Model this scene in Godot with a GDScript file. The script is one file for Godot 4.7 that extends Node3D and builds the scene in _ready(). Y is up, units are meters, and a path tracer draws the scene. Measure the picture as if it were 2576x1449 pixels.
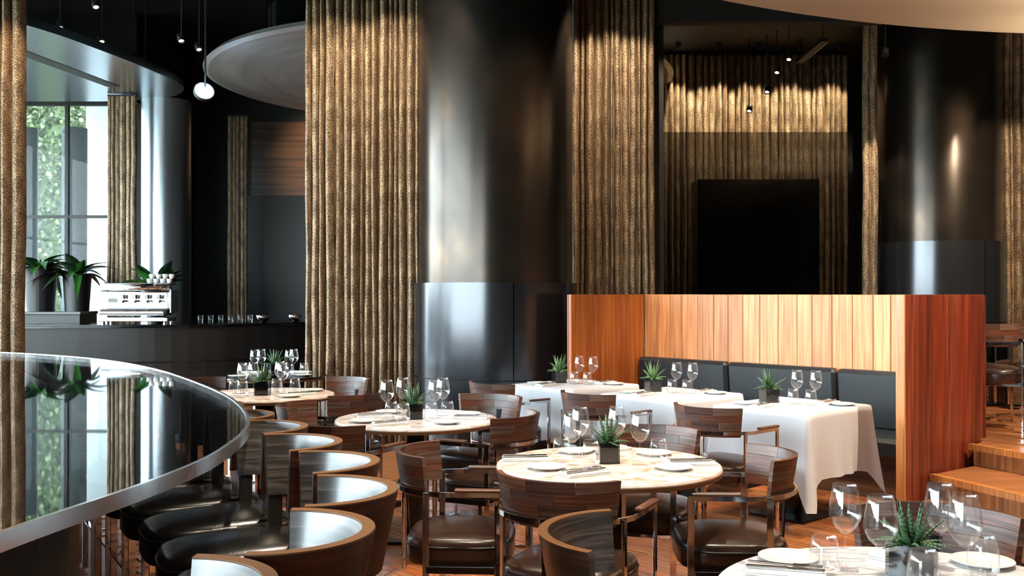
extends Node3D

# ------------------------------------------------------------------ helpers
const EYE := 1.5
const F := 2500.0
var used := {}
var M := {}
var rng := RandomNumberGenerator.new()

func P(x: float, y: float, d: float) -> Vector3:
	return Vector3(x, y, -d)

# a pixel of the 2576 x 1449 frame whose ray meets the level plane at height h
func on(px: float, py: float, h: float) -> Vector3:
	var d := (EYE - h) * F / (py - 738.0)
	return P((px - 1288.0) / F * d, h, d)

func yaw_to(fx: float, fd: float) -> float:
	return atan2(-fx, fd)

func numbered(n: String) -> String:
	var k: int = used.get(n, 0)
	used[n] = k + 1
	return n if k == 0 else "%s_%03d" % [n, k]

func tag(o: Node, label := "", category := "", group := "", kind := "") -> Node:
	if label: o.set_meta("label", label)
	if category: o.set_meta("category", category)
	if group: o.set_meta("group", group)
	if kind: o.set_meta("kind", kind)
	return o

func thing(called: String, label: String, category: String, at := Vector3.ZERO, turn := 0.0, group := "", kind := "") -> Node3D:
	var o := Node3D.new()
	o.name = numbered(called)
	add_child(o)
	o.position = at
	o.rotation.y = turn
	tag(o, label, category, group, kind)
	return o

func copy_of(src: Node3D, called: String, label: String, at: Vector3, turn := 0.0, group := "") -> Node3D:
	var o: Node3D = src.duplicate()
	o.name = numbered(called)
	add_child(o)
	o.position = at
	o.rotation.y = turn
	o.set_meta("label", label)
	if group: o.set_meta("group", group)
	elif o.has_meta("group"): o.remove_meta("group")
	return o

func part(parent: Node3D, called: String, mesh: Mesh, mat: Material, xf := Transform3D()) -> MeshInstance3D:
	var o := MeshInstance3D.new()
	o.name = called
	o.mesh = mesh
	o.material_override = mat
	o.transform = xf
	parent.add_child(o, true)
	return o

func node(parent: Node3D, called: String, xf := Transform3D()) -> Node3D:
	var o := Node3D.new()
	o.name = called
	o.transform = xf
	parent.add_child(o, true)
	return o

func whole(called: String, mesh: Mesh, mat: Material, label := "", category := "", group := "", kind := "", xf := Transform3D()) -> MeshInstance3D:
	var o := MeshInstance3D.new()
	o.name = numbered(called)
	o.mesh = mesh
	o.material_override = mat
	o.transform = xf
	add_child(o)
	tag(o, label, category, group, kind)
	return o

# ------------------------------------------------------------------ shapes
func S(smooth := false) -> SurfaceTool:
	var st := SurfaceTool.new()
	st.begin(Mesh.PRIMITIVE_TRIANGLES)
	st.set_smooth_group(0 if smooth else -1)
	return st

func done(st: SurfaceTool) -> ArrayMesh:
	st.generate_normals()
	st.index()
	return st.commit()

func vtx(st: SurfaceTool, p: Vector3, uv: Vector2) -> void:
	st.set_uv(uv)
	st.add_vertex(p)

# a, b, c, d run round the face; it is turned so that it looks away from o
func qo(st: SurfaceTool, a: Vector3, b: Vector3, c: Vector3, d: Vector3, o: Vector3, ua := Vector2.ZERO, ub := Vector2.ZERO, uc := Vector2.ZERO, ud := Vector2.ZERO) -> void:
	var n := (c - a).cross(d - b)
	if n.dot((a + b + c + d) * 0.25 - o) >= 0.0:
		vtx(st, a, ua); vtx(st, c, uc); vtx(st, b, ub)
		vtx(st, a, ua); vtx(st, d, ud); vtx(st, c, uc)
	else:
		vtx(st, a, ua); vtx(st, b, ub); vtx(st, c, uc)
		vtx(st, a, ua); vtx(st, c, uc); vtx(st, d, ud)

func to(st: SurfaceTool, a: Vector3, b: Vector3, c: Vector3, o: Vector3, ua := Vector2.ZERO, ub := Vector2.ZERO, uc := Vector2.ZERO) -> void:
	var n := (b - a).cross(c - a)
	if n.dot((a + b + c) / 3.0 - o) >= 0.0:
		vtx(st, a, ua); vtx(st, c, uc); vtx(st, b, ub)
	else:
		vtx(st, a, ua); vtx(st, b, ub); vtx(st, c, uc)

# chamfered box; the texture's U runs along axis g
func box(st: SurfaceTool, size: Vector3, xf := Transform3D(), bev := 0.0, g := 0, off := Vector2.ZERO) -> void:
	var h := size * 0.5
	var b: float = minf(bev, minf(h.x, minf(h.y, h.z)) * 0.9)
	var o := xf.origin
	for k in 3:
		var i := (k + 1) % 3
		var j := (k + 2) % 3
		for s in [-1.0, 1.0]:
			var pts := []
			var uvs := []
			for c in [[-1, -1], [1, -1], [1, 1], [-1, 1]]:
				var p := Vector3.ZERO
				p[k] = s * h[k]
				p[i] = c[0] * (h[i] - b)
				p[j] = c[1] * (h[j] - b)
				pts.append(xf * p)
				var w := j if i == g else i
				uvs.append(Vector2(p[g] if g != k else p[j], p[w] if g != k else p[i]) + off)
			qo(st, pts[0], pts[1], pts[2], pts[3], o, uvs[0], uvs[1], uvs[2], uvs[3])
	if b <= 0.0: return
	for k in 3:                                   # edges along axis k
		var i := (k + 1) % 3
		var j := (k + 2) % 3
		for si in [-1.0, 1.0]:
			for sj in [-1.0, 1.0]:
				var q := []
				for e in [[-1.0, 0], [1.0, 0], [1.0, 1], [-1.0, 1]]:
					var p := Vector3.ZERO
					p[k] = e[0] * (h[k] - b)
					p[i] = si * (h[i] if e[1] == 0 else h[i] - b)
					p[j] = sj * (h[j] - b if e[1] == 0 else h[j])
					q.append(xf * p)
				qo(st, q[0], q[1], q[2], q[3], o, off, off + Vector2(0.02, 0), off + Vector2(0.02, 0.002), off + Vector2(0, 0.002))
	for sx in [-1.0, 1.0]:
		for sy in [-1.0, 1.0]:
			for sz in [-1.0, 1.0]:
				to(st, xf * Vector3(sx * h.x, sy * (h.y - b), sz * (h.z - b)), xf * Vector3(sx * (h.x - b), sy * h.y, sz * (h.z - b)), xf * Vector3(sx * (h.x - b), sy * (h.y - b), sz * h.z), o, off, off, off)

func boxm(size: Vector3, bev := 0.0, g := 0, at := Vector3.ZERO, off := Vector2.ZERO) -> ArrayMesh:
	var st := S()
	box(st, size, Transform3D(Basis(), at), bev, g, off)
	return done(st)

# rows of points; quads look away from centers[i] (or along the given side)
func grid(st: SurfaceTool, rows: Array, closed: bool, centers: Array, us := 1.0, vs := 1.0) -> void:
	var v := 0.0
	for i in rows.size() - 1:
		var a: PackedVector3Array = rows[i]
		var b: PackedVector3Array = rows[i + 1]
		var n := a.size()
		var v2: float = v + a[0].distance_to(b[0]) * vs
		var u := 0.0
		var o: Vector3 = (centers[i] + centers[i + 1]) * 0.5
		for j in (n if closed else n - 1):
			var k := (j + 1) % n
			var u2: float = u + maxf(a[j].distance_to(a[k]), b[j].distance_to(b[k])) * us
			qo(st, a[j], a[k], b[k], b[j], o, Vector2(u, v), Vector2(u2, v), Vector2(u2, v2), Vector2(u, v2))
			u = u2
		v = v2

func fan(st: SurfaceTool, ring: PackedVector3Array, c: Vector3, o: Vector3) -> void:
	for j in ring.size():
		var k := (j + 1) % ring.size()
		to(st, c, ring[j], ring[k], o, Vector2(c.x, c.z), Vector2(ring[j].x, ring[j].z), Vector2(ring[k].x, ring[k].z))

func ring(r: float, y: float, n: int, cx := 0.0, cz := 0.0) -> PackedVector3Array:
	var a := PackedVector3Array()
	for j in n:
		var t := TAU * j / n
		a.append(Vector3(cx + r * cos(t), y, cz - r * sin(t)))
	return a

# profile of (r, y) points; each span looks away from the axis line, or up and down where flat; outward side given by walking direction
func lathe(st: SurfaceTool, prof: Array, n := 24, at := Vector3.ZERO) -> void:
	var v := 0.0
	for i in prof.size() - 1:
		var p: Vector2 = prof[i]
		var q: Vector2 = prof[i + 1]
		var v2 := v + p.distance_to(q)
		for j in n:
			var t0 := TAU * j / n
			var t1 := TAU * (j + 1) / n
			var d0 := Vector3(cos(t0), 0, -sin(t0))
			var d1 := Vector3(cos(t1), 0, -sin(t1))
			var a := at + d0 * p.x + Vector3.UP * p.y
			var b := at + d1 * p.x + Vector3.UP * p.y
			var c := at + d1 * q.x + Vector3.UP * q.y
			var e := at + d0 * q.x + Vector3.UP * q.y
			var r := maxf(p.x, q.x)
			var u0 := t0 * r
			var u1 := t1 * r
			if q.x > 1e-6:
				vtx(st, a, Vector2(u0, v)); vtx(st, c, Vector2(u1, v2)); vtx(st, b, Vector2(u1, v))
				vtx(st, a, Vector2(u0, v)); vtx(st, e, Vector2(u0, v2)); vtx(st, c, Vector2(u1, v2))
				if p.x <= 1e-6: pass
			else:
				vtx(st, a, Vector2(u0, v)); vtx(st, e, Vector2(u0, v2)); vtx(st, b, Vector2(u1, v))
		v = v2

func lathem(prof: Array, n := 24, at := Vector3.ZERO, smooth := true) -> ArrayMesh:
	var st := S(smooth)
	lathe(st, prof, n, at)
	return done(st)

# bar of w (across) by t (up) or a round tube swept along a path
func sweep(st: SurfaceTool, path: Array, w: float, t: float, up := Vector3.UP, sides := 4) -> void:
	var rows := []
	var cs := []
	for i in path.size():
		var dir: Vector3
		if i == 0: dir = path[1] - path[0]
		elif i == path.size() - 1: dir = path[i] - path[i - 1]
		else: dir = ((path[i + 1] - path[i]).normalized() + (path[i] - path[i - 1]).normalized())
		dir = dir.normalized()
		var u := up
		if absf(dir.dot(u)) > 0.98: u = Vector3(0, 0, 1) if absf(dir.z) < 0.9 else Vector3(1, 0, 0)
		var side := dir.cross(u).normalized()
		var top := side.cross(dir).normalized()
		var r := PackedVector3Array()
		if sides == 4:
			for c in [[-1, -1], [1, -1], [1, 1], [-1, 1]]:
				r.append(path[i] + side * (w * 0.5 * c[0]) + top * (t * 0.5 * c[1]))
		else:
			for j in sides:
				var a := TAU * j / sides
				r.append(path[i] + side * (w * 0.5 * cos(a)) + top * (t * 0.5 * sin(a)))
		rows.append(r)
		cs.append(path[i])
	grid(st, rows, true, cs)
	var back: Vector3 = path[0] + (path[1] - path[0]).normalized() * 0.01
	fan(st, rows[0], path[0], back)
	var e: int = path.size() - 1
	fan(st, rows[e], path[e], path[e] - (path[e] - path[e - 1]).normalized() * 0.01)

func sweepm(path: Array, w: float, t: float, up := Vector3.UP, sides := 4) -> ArrayMesh:
	var st := S(sides != 4)
	sweep(st, path, w, t, up, sides)
	return done(st)

# curved panel; angle 0 looks along +Z; radii at the bottom and the top
func shell(st: SurfaceTool, r0: float, r1: float, y0: float, y1: float, a0: float, a1: float, thick: float, n := 10, off := Vector2.ZERO) -> void:
	for j in n:
		var t0: float = lerpf(a0, a1, float(j) / n)
		var t1: float = lerpf(a0, a1, float(j + 1) / n)
		var c := []
		for t in [t0, t1]:
			var d := Vector3(sin(t), 0, cos(t))
			c.append([d * r0 + Vector3.UP * y0, d * (r0 + thick) + Vector3.UP * y0, d * (r1 + thick) + Vector3.UP * y1, d * r1 + Vector3.UP * y1])
		var o := Vector3.ZERO
		for k in 4: o += (c[0][k] + c[1][k]) * 0.125
		for k in 4:
			var l := (k + 1) % 4
			var va: float = c[0][k].y
			var vb: float = c[0][l].y
			if absf(va - vb) < 1e-4: vb += thick
			st.set_smooth_group(k + 1)
			qo(st, c[0][k], c[1][k], c[1][l], c[0][l], o, off + Vector2(t0 * r0, va), off + Vector2(t1 * r0, va), off + Vector2(t1 * r0, vb), off + Vector2(t0 * r0, vb))
		st.set_smooth_group(-1)
		if j == 0: qo(st, c[0][0], c[0][1], c[0][2], c[0][3], o, off, off + Vector2(thick, 0), off + Vector2(thick, y1 - y0), off + Vector2(0, y1 - y0))
		if j == n - 1: qo(st, c[1][0], c[1][1], c[1][2], c[1][3], o, off, off + Vector2(thick, 0), off + Vector2(thick, y1 - y0), off + Vector2(0, y1 - y0))

# floor-plan polygon of (x, depth) points between two heights
func slab(st: SurfaceTool, poly: Array, y0: float, y1: float, caps := true) -> void:
	var pp := PackedVector2Array(poly)
	var mid := Vector2.ZERO
	for p in pp: mid += p / pp.size()
	var ids := Geometry2D.triangulate_polygon(pp)
	if caps:
		for k in range(0, ids.size(), 3):
			var t := [pp[ids[k]], pp[ids[k + 1]], pp[ids[k + 2]]]
			for y in [y0, y1]:
				var a := P(t[0].x, y, t[0].y)
				var b := P(t[1].x, y, t[1].y)
				var c := P(t[2].x, y, t[2].y)
				var o := (a + b + c) / 3.0 + Vector3.UP * (1.0 if y == y0 else -1.0)
				to(st, a, b, c, o, t[0], t[1], t[2])
	var cw := Geometry2D.is_polygon_clockwise(pp)
	for k in pp.size():
		var a := pp[k]
		var b := pp[(k + 1) % pp.size()]
		var e := (b - a).normalized()
		var inward := Vector2(-e.y, e.x) * (-1.0 if cw else 1.0)
		var m := (a + b) * 0.5 + inward * 0.01
		var l := a.distance_to(b)
		qo(st, P(a.x, y0, a.y), P(b.x, y0, b.y), P(b.x, y1, b.y), P(a.x, y1, a.y), P(m.x, (y0 + y1) * 0.5, m.y), Vector2(0, y0), Vector2(l, y0), Vector2(l, y1), Vector2(0, y1))

func slabm(poly: Array, y0: float, y1: float) -> ArrayMesh:
	var st := S()
	slab(st, poly, y0, y1)
	return done(st)

func smooth_path(pts: Array, each := 6) -> Array:
	var out := []
	for i in pts.size() - 1:
		var a = pts[maxi(i - 1, 0)]
		var b = pts[i]
		var c = pts[i + 1]
		var d = pts[mini(i + 2, pts.size() - 1)]
		for k in each:
			var t := float(k) / each
			out.append(0.5 * ((2.0 * b) + (c - a) * t + (2.0 * a - 5.0 * b + 4.0 * c - d) * t * t + (3.0 * b - a - 3.0 * c + d) * t * t * t))
	out.append(pts[pts.size() - 1])
	return out

# ------------------------------------------------------------------ materials
func mat(called: String, c: Color, rough := 0.5, metal := 0.0) -> StandardMaterial3D:
	var m := StandardMaterial3D.new()
	m.resource_name = called
	m.albedo_color = c
	m.roughness = rough
	m.metallic = metal
	M[called] = m
	return m

func noise(sd: int, freq: float, oct := 3) -> FastNoiseLite:
	var n := FastNoiseLite.new()
	n.seed = sd
	n.noise_type = FastNoiseLite.TYPE_SIMPLEX_SMOOTH
	n.frequency = freq
	n.fractal_octaves = oct
	return n

# noise that repeats after w by h
func pn(n: FastNoiseLite, x: float, y: float, sx: float, sy: float, w: float, h: float) -> float:
	var fx := x / w
	var fy := y / h
	var a := lerpf(n.get_noise_2d(x * sx, y * sy), n.get_noise_2d((x - w) * sx, y * sy), fx)
	var b := lerpf(n.get_noise_2d(x * sx, (y - h) * sy), n.get_noise_2d((x - w) * sx, (y - h) * sy), fx)
	return lerpf(a, b, fy)

func tex(w: int, h: int, f: Callable) -> ImageTexture:
	var bytes := PackedByteArray()
	bytes.resize(w * h * 3)
	var k := 0
	for y in h:
		for x in w:
			var c: Color = f.call(float(x), float(y))
			bytes[k] = clampi(int(c.r * 255.0), 0, 255)
			bytes[k + 1] = clampi(int(c.g * 255.0), 0, 255)
			bytes[k + 2] = clampi(int(c.b * 255.0), 0, 255)
			k += 3
	return ImageTexture.create_from_image(Image.create_from_data(w, h, false, Image.FORMAT_RGB8, bytes))

# grain runs along U
func wood_tex(sd: int, dark: Color, mid: Color, light: Color, rings := 1.0) -> ImageTexture:
	var a := noise(sd, 0.02, 3)
	var b := noise(sd + 7, 0.05, 2)
	var w := 256.0
	return tex(256, 256, func(x, y):
		var big := pn(a, x, y, 0.22, 1.3, w, w)
		var ring_v := sin((y / w * TAU * 9.0) + big * 7.0 * rings) * 0.5 + 0.5
		var fib := pn(b, x, y, 0.14, 5.0, w, w)
		var t := clampf(0.5 + big * 0.55 + (ring_v - 0.5) * 0.35 * rings + fib * 0.55, 0.0, 1.0)
		return dark.lerp(mid, clampf(t * 2.0, 0, 1)) if t < 0.5 else mid.lerp(light, clampf(t * 2.0 - 1.0, 0, 1)))

func wood(called: String, t: Texture2D, tint: Color, rough: float, scale: Vector3) -> StandardMaterial3D:
	var m := mat(called, tint, rough)
	m.albedo_texture = t
	m.uv1_scale = scale
	return m

func glassy(called: String, c: Color, a: float) -> StandardMaterial3D:
	var m := mat(called, Color(c.r, c.g, c.b, a), 0.02)
	m.transparency = BaseMaterial3D.TRANSPARENCY_ALPHA
	return m

func materials() -> void:
	# woods
	var walnut := wood_tex(11, Color(0.18, 0.13, 0.115), Color(0.35, 0.26, 0.22), Color(0.50, 0.39, 0.325), 0.6)
	wood("walnut_a", walnut, Color(1, 1, 1), 0.38, Vector3(2.2, 5, 1))
	wood("walnut_b", walnut, Color(0.72, 0.66, 0.66), 0.38, Vector3(2.0, 4.2, 1))
	wood("walnut_c", walnut, Color(1.0, 0.82, 0.72), 0.38, Vector3(2.6, 6, 1))
	wood("walnut_d", walnut, Color(0.82, 0.78, 0.82), 0.38, Vector3(1.8, 5.5, 1))
	var oak := wood_tex(23, Color(0.07, 0.06, 0.055), Color(0.18, 0.155, 0.145), Color(0.36, 0.32, 0.3), 1.6)
	var bo := wood("black_oak", oak, Color(1, 1, 1), 0.36, Vector3(1.6, 3.2, 1))
	bo.metallic_specular = 0.75
	bo.clearcoat_enabled = true
	bo.clearcoat = 0.55
	bo.clearcoat_roughness = 0.2
	var brown := wood_tex(29, Color(0.12, 0.055, 0.035), Color(0.26, 0.125, 0.075), Color(0.38, 0.2, 0.12), 1.0)
	wood("stool_outer", brown, Color(1, 1, 1), 0.4, Vector3(1.4, 3.6, 1))
	mat("rim_wood", Color(0.40, 0.26, 0.13), 0.5)
	var cedar := wood_tex(31, Color(0.52, 0.31, 0.17), Color(0.72, 0.49, 0.30), Color(0.84, 0.64, 0.43), 0.35)
	wood("cedar_a", cedar, Color(1, 1, 1), 0.42, Vector3(0.9, 3.5, 1))
	wood("cedar_b", cedar, Color(0.92, 0.86, 0.8), 0.42, Vector3(0.8, 3.0, 1))
	wood("cedar_c", cedar, Color(1.0, 0.92, 0.86), 0.42, Vector3(1.1, 4.0, 1))
	var jar := wood_tex(37, Color(0.27, 0.11, 0.07), Color(0.45, 0.20, 0.125), Color(0.58, 0.29, 0.185), 0.5)
	wood("jarrah_a", jar, Color(1, 1, 1), 0.36, Vector3(0.8, 3.2, 1))
	wood("jarrah_b", jar, Color(0.85, 0.8, 0.8), 0.36, Vector3(0.7, 2.8, 1))
	wood("jarrah_c", jar, Color(1.0, 0.9, 0.85), 0.36, Vector3(1.0, 3.6, 1))
	wood("amber_a", cedar, Color(0.92, 0.75, 0.56), 0.4, Vector3(0.8, 3.2, 1))
	wood("amber_b", cedar, Color(0.85, 0.67, 0.5), 0.4, Vector3(0.9, 2.8, 1))
	var flo := wood_tex(41, Color(0.42, 0.25, 0.15), Color(0.60, 0.385, 0.235), Color(0.74, 0.52, 0.34), 0.5)
	wood("plank_a", flo, Color(1, 1, 1), 0.25, Vector3(0.7, 3, 1))
	wood("plank_b", flo, Color(0.86, 0.8, 0.78), 0.25, Vector3(0.8, 3.5, 1))
	wood("plank_c", flo, Color(1.0, 0.9, 0.84), 0.25, Vector3(0.6, 2.6, 1))
	wood("plank_d", flo, Color(0.92, 0.92, 0.88), 0.25, Vector3(0.9, 3.2, 1))
	wood("nosing_wood", cedar, Color(1.0, 0.95, 0.85), 0.35, Vector3(0.9, 3.0, 1))
	wood("tread_wood", flo, Color(1, 1, 1), 0.3, Vector3(0.6, 2.0, 1))
	wood("sub_floor", flo, Color(1, 1, 1), 0.4, Vector3(0.5, 2, 1))
	# leather
	var ln := noise(51, 0.05, 3)
	var hide := tex(256, 256, func(x, y):
		var t := 0.5 + 0.5 * pn(ln, x, y, 1.6, 1.6, 256.0, 256.0)
		return Color(t, t, t))
	for a in [["leather_brown", Color(0.17, 0.105, 0.075), 0.27], ["leather_black", Color(0.06, 0.055, 0.055), 0.25], ["leather_slate", Color(0.1, 0.115, 0.13), 0.42]]:
		var m := mat(a[0], a[1], a[2])
		m.heightmap_enabled = true
		m.heightmap_texture = hide
		m.heightmap_scale = 0.06
		m.uv1_triplanar = true
		m.uv1_scale = Vector3(5, 5, 5)
	mat("piping", Color(0.05, 0.035, 0.03), 0.4)
	# metals
	mat("chrome", Color(0.82, 0.82, 0.83), 0.08, 1.0)
	mat("edge_steel", Color(0.92, 0.92, 0.93), 0.2, 0.95)
	mat("pewter", Color(0.50, 0.52, 0.55), 0.3, 0.9)
	mat("steel", Color(0.66, 0.68, 0.70), 0.26, 1.0)
	mat("dark_steel", Color(0.16, 0.16, 0.17), 0.3, 0.9)
	var br := noise(61, 0.012, 4)
	var bronze_t := tex(256, 256, func(x, y):
		var t := clampf(0.5 + 0.75 * pn(br, x, y, 1.0, 1.0, 256.0, 256.0), 0, 1)
		return Color(0.18, 0.17, 0.163).lerp(Color(0.37, 0.31, 0.262), t * t))
	var bz := mat("bronze", Color(1, 1, 1), 0.24, 0.85)
	bz.albedo_texture = bronze_t
	bz.uv1_scale = Vector3(0.35, 0.22, 1)
	mat("cladding", Color(0.27, 0.275, 0.29), 0.2, 0.85)
	var bs := noise(67, 0.03, 4)
	var brush := tex(256, 256, func(x, y):
		var t := clampf(0.55 + 0.6 * pn(bs, x, y, 0.25, 2.2, 256.0, 256.0), 0, 1)
		return Color(0.46, 0.46, 0.47).lerp(Color(0.80, 0.78, 0.76), t))
	var bsm := mat("brushed_disc", Color(1, 1, 1), 0.45, 0.5)
	bsm.albedo_texture = brush
	bsm.uv1_scale = Vector3(0.2, 0.2, 1)
	# curtain cloth: gold thread with dark flecks
	var c1 := noise(71, 0.09, 3)
	var c2 := noise(73, 0.25, 2)
	var c3 := noise(79, 0.012, 3)
	var cloth_t := tex(512, 512, func(x, y):
		var band := pn(c3, x, y, 1.0, 0.6, 512.0, 512.0)
		var spot := pn(c1, x, y, 1.5, 1.0, 512.0, 512.0) * 0.7 + pn(c2, x, y, 1.2, 0.8, 512.0, 512.0) * 0.5
		var t := clampf(0.46 + spot * 2.8 + band * 0.6, 0, 1)
		var dark := Color(0.12, 0.08, 0.06)
		return dark.lerp(Color(0.45, 0.345, 0.255), clampf(t * 1.8, 0, 1)).lerp(Color(0.78, 0.69, 0.55), clampf(t * 2.0 - 1.0, 0, 1)))
	var cm := mat("gold_curtain", Color(1, 1, 1), 0.55, 0.1)
	cm.albedo_texture = cloth_t
	cm.uv1_scale = Vector3(1.5, 1.2, 1)
	# stone tops
	var v1 := noise(83, 0.012, 4)
	var v2 := noise(89, 0.03, 3)
	for a in [["marble_cream", Color(0.91, 0.86, 0.81), Color(0.66, 0.48, 0.38)], ["marble_grey", Color(0.80, 0.80, 0.81), Color(0.52, 0.53, 0.55)], ["marble_white", Color(0.84, 0.81, 0.80), Color(0.55, 0.46, 0.42)]]:
		var lo: Color = a[2]
		var hi: Color = a[1]
		var mt := tex(256, 256, func(x, y):
			var warp := pn(v1, x, y, 0.8, 1.4, 256.0, 256.0)
			var vein := absf(pn(v2, x, y, 0.3, 0.8, 256.0, 256.0) + warp * 0.5)
			var line := clampf(vein * 9.0, 0, 1)
			return lo.lerp(hi, clampf(line * 0.7 + 0.3 + warp * 0.55, 0, 1)))
		var mm := mat(a[0], Color(1, 1, 1), 0.16)
		mm.albedo_texture = mt
		mm.uv1_triplanar = true
		mm.uv1_scale = Vector3(1.3, 1.3, 1.3)
	# linen, china, glass
	var lw := noise(97, 0.3, 2)
	var linen := mat("linen", Color(0.70, 0.70, 0.715), 0.8)
	linen.heightmap_enabled = true
	linen.heightmap_texture = tex(128, 128, func(x, y):
		var t := 0.5 + 0.3 * sin(x * TAU / 4.0) * sin(y * TAU / 4.0) + 0.2 * pn(lw, x, y, 1, 1, 128.0, 128.0)
		return Color(t, t, t))
	linen.heightmap_scale = 0.04
	linen.uv1_triplanar = true
	linen.uv1_scale = Vector3(9, 9, 9)
	mat("napkin_cloth", Color(0.86, 0.85, 0.84), 0.85)
	mat("china", Color(0.86, 0.85, 0.83), 0.15)
	glassy("clear_glass", Color(0.9, 0.95, 0.95), 0.004)
	glassy("window_glass", Color(0.8, 0.9, 0.9), 0.03)
	M.window_glass.metallic_specular = 0.15
	glassy("smoked_glass", Color(0.012, 0.011, 0.01), 0.45)
	M.smoked_glass.metallic_specular = 0.2
	glassy("counter_glass", Color(0.012, 0.016, 0.018), 0.35)
	glassy("vase_glass", Color(0.06, 0.07, 0.06), 0.35)
	mat("soil", Color(0.05, 0.04, 0.03), 0.95)
	# plants
	var al := tex(64, 128, func(x, y):
		var s := sin(y / 128.0 * TAU * 9.0 + sin(x / 64.0 * TAU) * 1.2)
		return Color(0.13, 0.26, 0.13).lerp(Color(0.55, 0.66, 0.52), clampf(s * 3.0 - 2.2, 0, 1)))
	var sm := mat("succulent_leaf", Color(1, 1, 1), 0.45)
	sm.albedo_texture = al
	mat("succulent_pale", Color(0.34, 0.46, 0.27), 0.45)
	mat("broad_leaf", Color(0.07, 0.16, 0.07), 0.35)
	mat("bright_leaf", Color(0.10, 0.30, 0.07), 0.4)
	mat("stem_green", Color(0.10, 0.14, 0.06), 0.6)
	mat("planter_black", Color(0.035, 0.037, 0.042), 0.45)
	# darks and building
	mat("black_gloss", Color(0.012, 0.012, 0.013), 0.14)
	mat("black_matt", Color(0.02, 0.02, 0.022), 0.6)
	mat("ceiling_black", Color(0.018, 0.018, 0.02), 0.8)
	mat("dark_panel", Color(0.012, 0.0115, 0.012), 0.5)
	wood("brown_panel", walnut, Color(0.9, 0.84, 0.72), 0.4, Vector3(0.4, 1.0, 1)).uv1_triplanar = true
	mat("niche_ceiling", Color(0.10, 0.085, 0.075), 0.6)
	var pl := noise(101, 0.008, 4)
	var plaster_t := tex(256, 256, func(x, y):
		var t := clampf(0.5 + 0.6 * pn(pl, x, y, 0.5, 1.6, 256.0, 256.0), 0, 1)
		return Color(0.66, 0.58, 0.48).lerp(Color(0.80, 0.73, 0.63), t))
	var pm := mat("plaster_disc", Color(1, 1, 1), 0.7)
	pm.albedo_texture = plaster_t
	pm.uv1_scale = Vector3(0.25, 0.25, 1)
	mat("wall_dark", Color(0.05, 0.04, 0.035), 0.7)
	mat("outer_column", Color(0.21, 0.23, 0.26), 0.8)
	mat("outer_wall", Color(0.72, 0.75, 0.76), 0.8)
	mat("outer_ground", Color(0.60, 0.62, 0.60), 0.9)
	var hm := mat("hedge_leaf", Color(1, 1, 1), 0.6)
	hm.vertex_color_use_as_albedo = true
	mat("hedge_core", Color(0.24, 0.29, 0.16), 0.9)
	var lm := mat("lamp_lens", Color(1, 0.95, 0.85), 0.3)
	lm.emission_enabled = true
	lm.emission = Color(1.0, 0.86, 0.68)
	lm.emission_energy_multiplier = 2.5
	var lb := mat("pale_lens", Color(0.75, 0.88, 0.95), 0.3)
	lb.emission_enabled = true
	lb.emission = Color(0.66, 0.82, 0.92)
	lb.emission_energy_multiplier = 0.9

# ------------------------------------------------------------------ lamps
func spot_lamp(at: Vector3, aim: Vector3, energy: float, angle: float, label: String, group := "", col := Color(1.0, 0.80, 0.58), blend := 0.6, rod := 0.0, size := 0.03) -> void:
	var t := thing("spot_lamp", label, "lamp", at, 0.0, group)
	var dir := (aim - at).normalized()
	var z := -dir
	var x := (Vector3.UP.cross(z) if absf(z.y) < 0.99 else Vector3(1, 0, 0)).normalized()
	var b := Basis(x, z.cross(x), z) * Basis(Vector3(1, 0, 0), PI / 2)
	# local +Y now points back along the beam
	part(t, "housing", lathem([Vector2(0.03, 0.0), Vector2(0.038, 0.0), Vector2(0.038, 0.09), Vector2(0.03, 0.11), Vector2(0.0, 0.11)], 14), M.black_matt, Transform3D(b, Vector3.ZERO))
	part(t, "lens", lathem([Vector2(0.0, 0.012), Vector2(0.03, 0.012)], 14), M.lamp_lens, Transform3D(b, Vector3.ZERO))
	if rod > 0.0:
		part(t, "rod", boxm(Vector3(0.012, rod, 0.012), 0.0, 1, Vector3(0, rod * 0.5 + 0.03, 0)), M.black_matt)
	var l := SpotLight3D.new()
	l.name = "beam"
	l.light_energy = energy
	l.light_color = col
	l.light_size = size
	l.spot_angle = angle
	l.spot_angle_attenuation = blend
	l.spot_range = 20.0
	l.spot_attenuation = 2.0
	l.shadow_enabled = true
	l.transform = Transform3D(Basis(x, z.cross(x), z), dir * 0.02)
	t.add_child(l)

# ------------------------------------------------------------------ furniture
func superellipse(w: float, d: float, y: float, n: int, e: float, cz := 0.0) -> PackedVector3Array:
	var a := PackedVector3Array()
	for j in n:
		var t := TAU * j / n
		var c := cos(t)
		var s := sin(t)
		a.append(Vector3(w * 0.5 * signf(c) * pow(absf(c), 2.0 / e), y, cz - d * 0.5 * signf(s) * pow(absf(s), 2.0 / e)))
	return a

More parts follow.
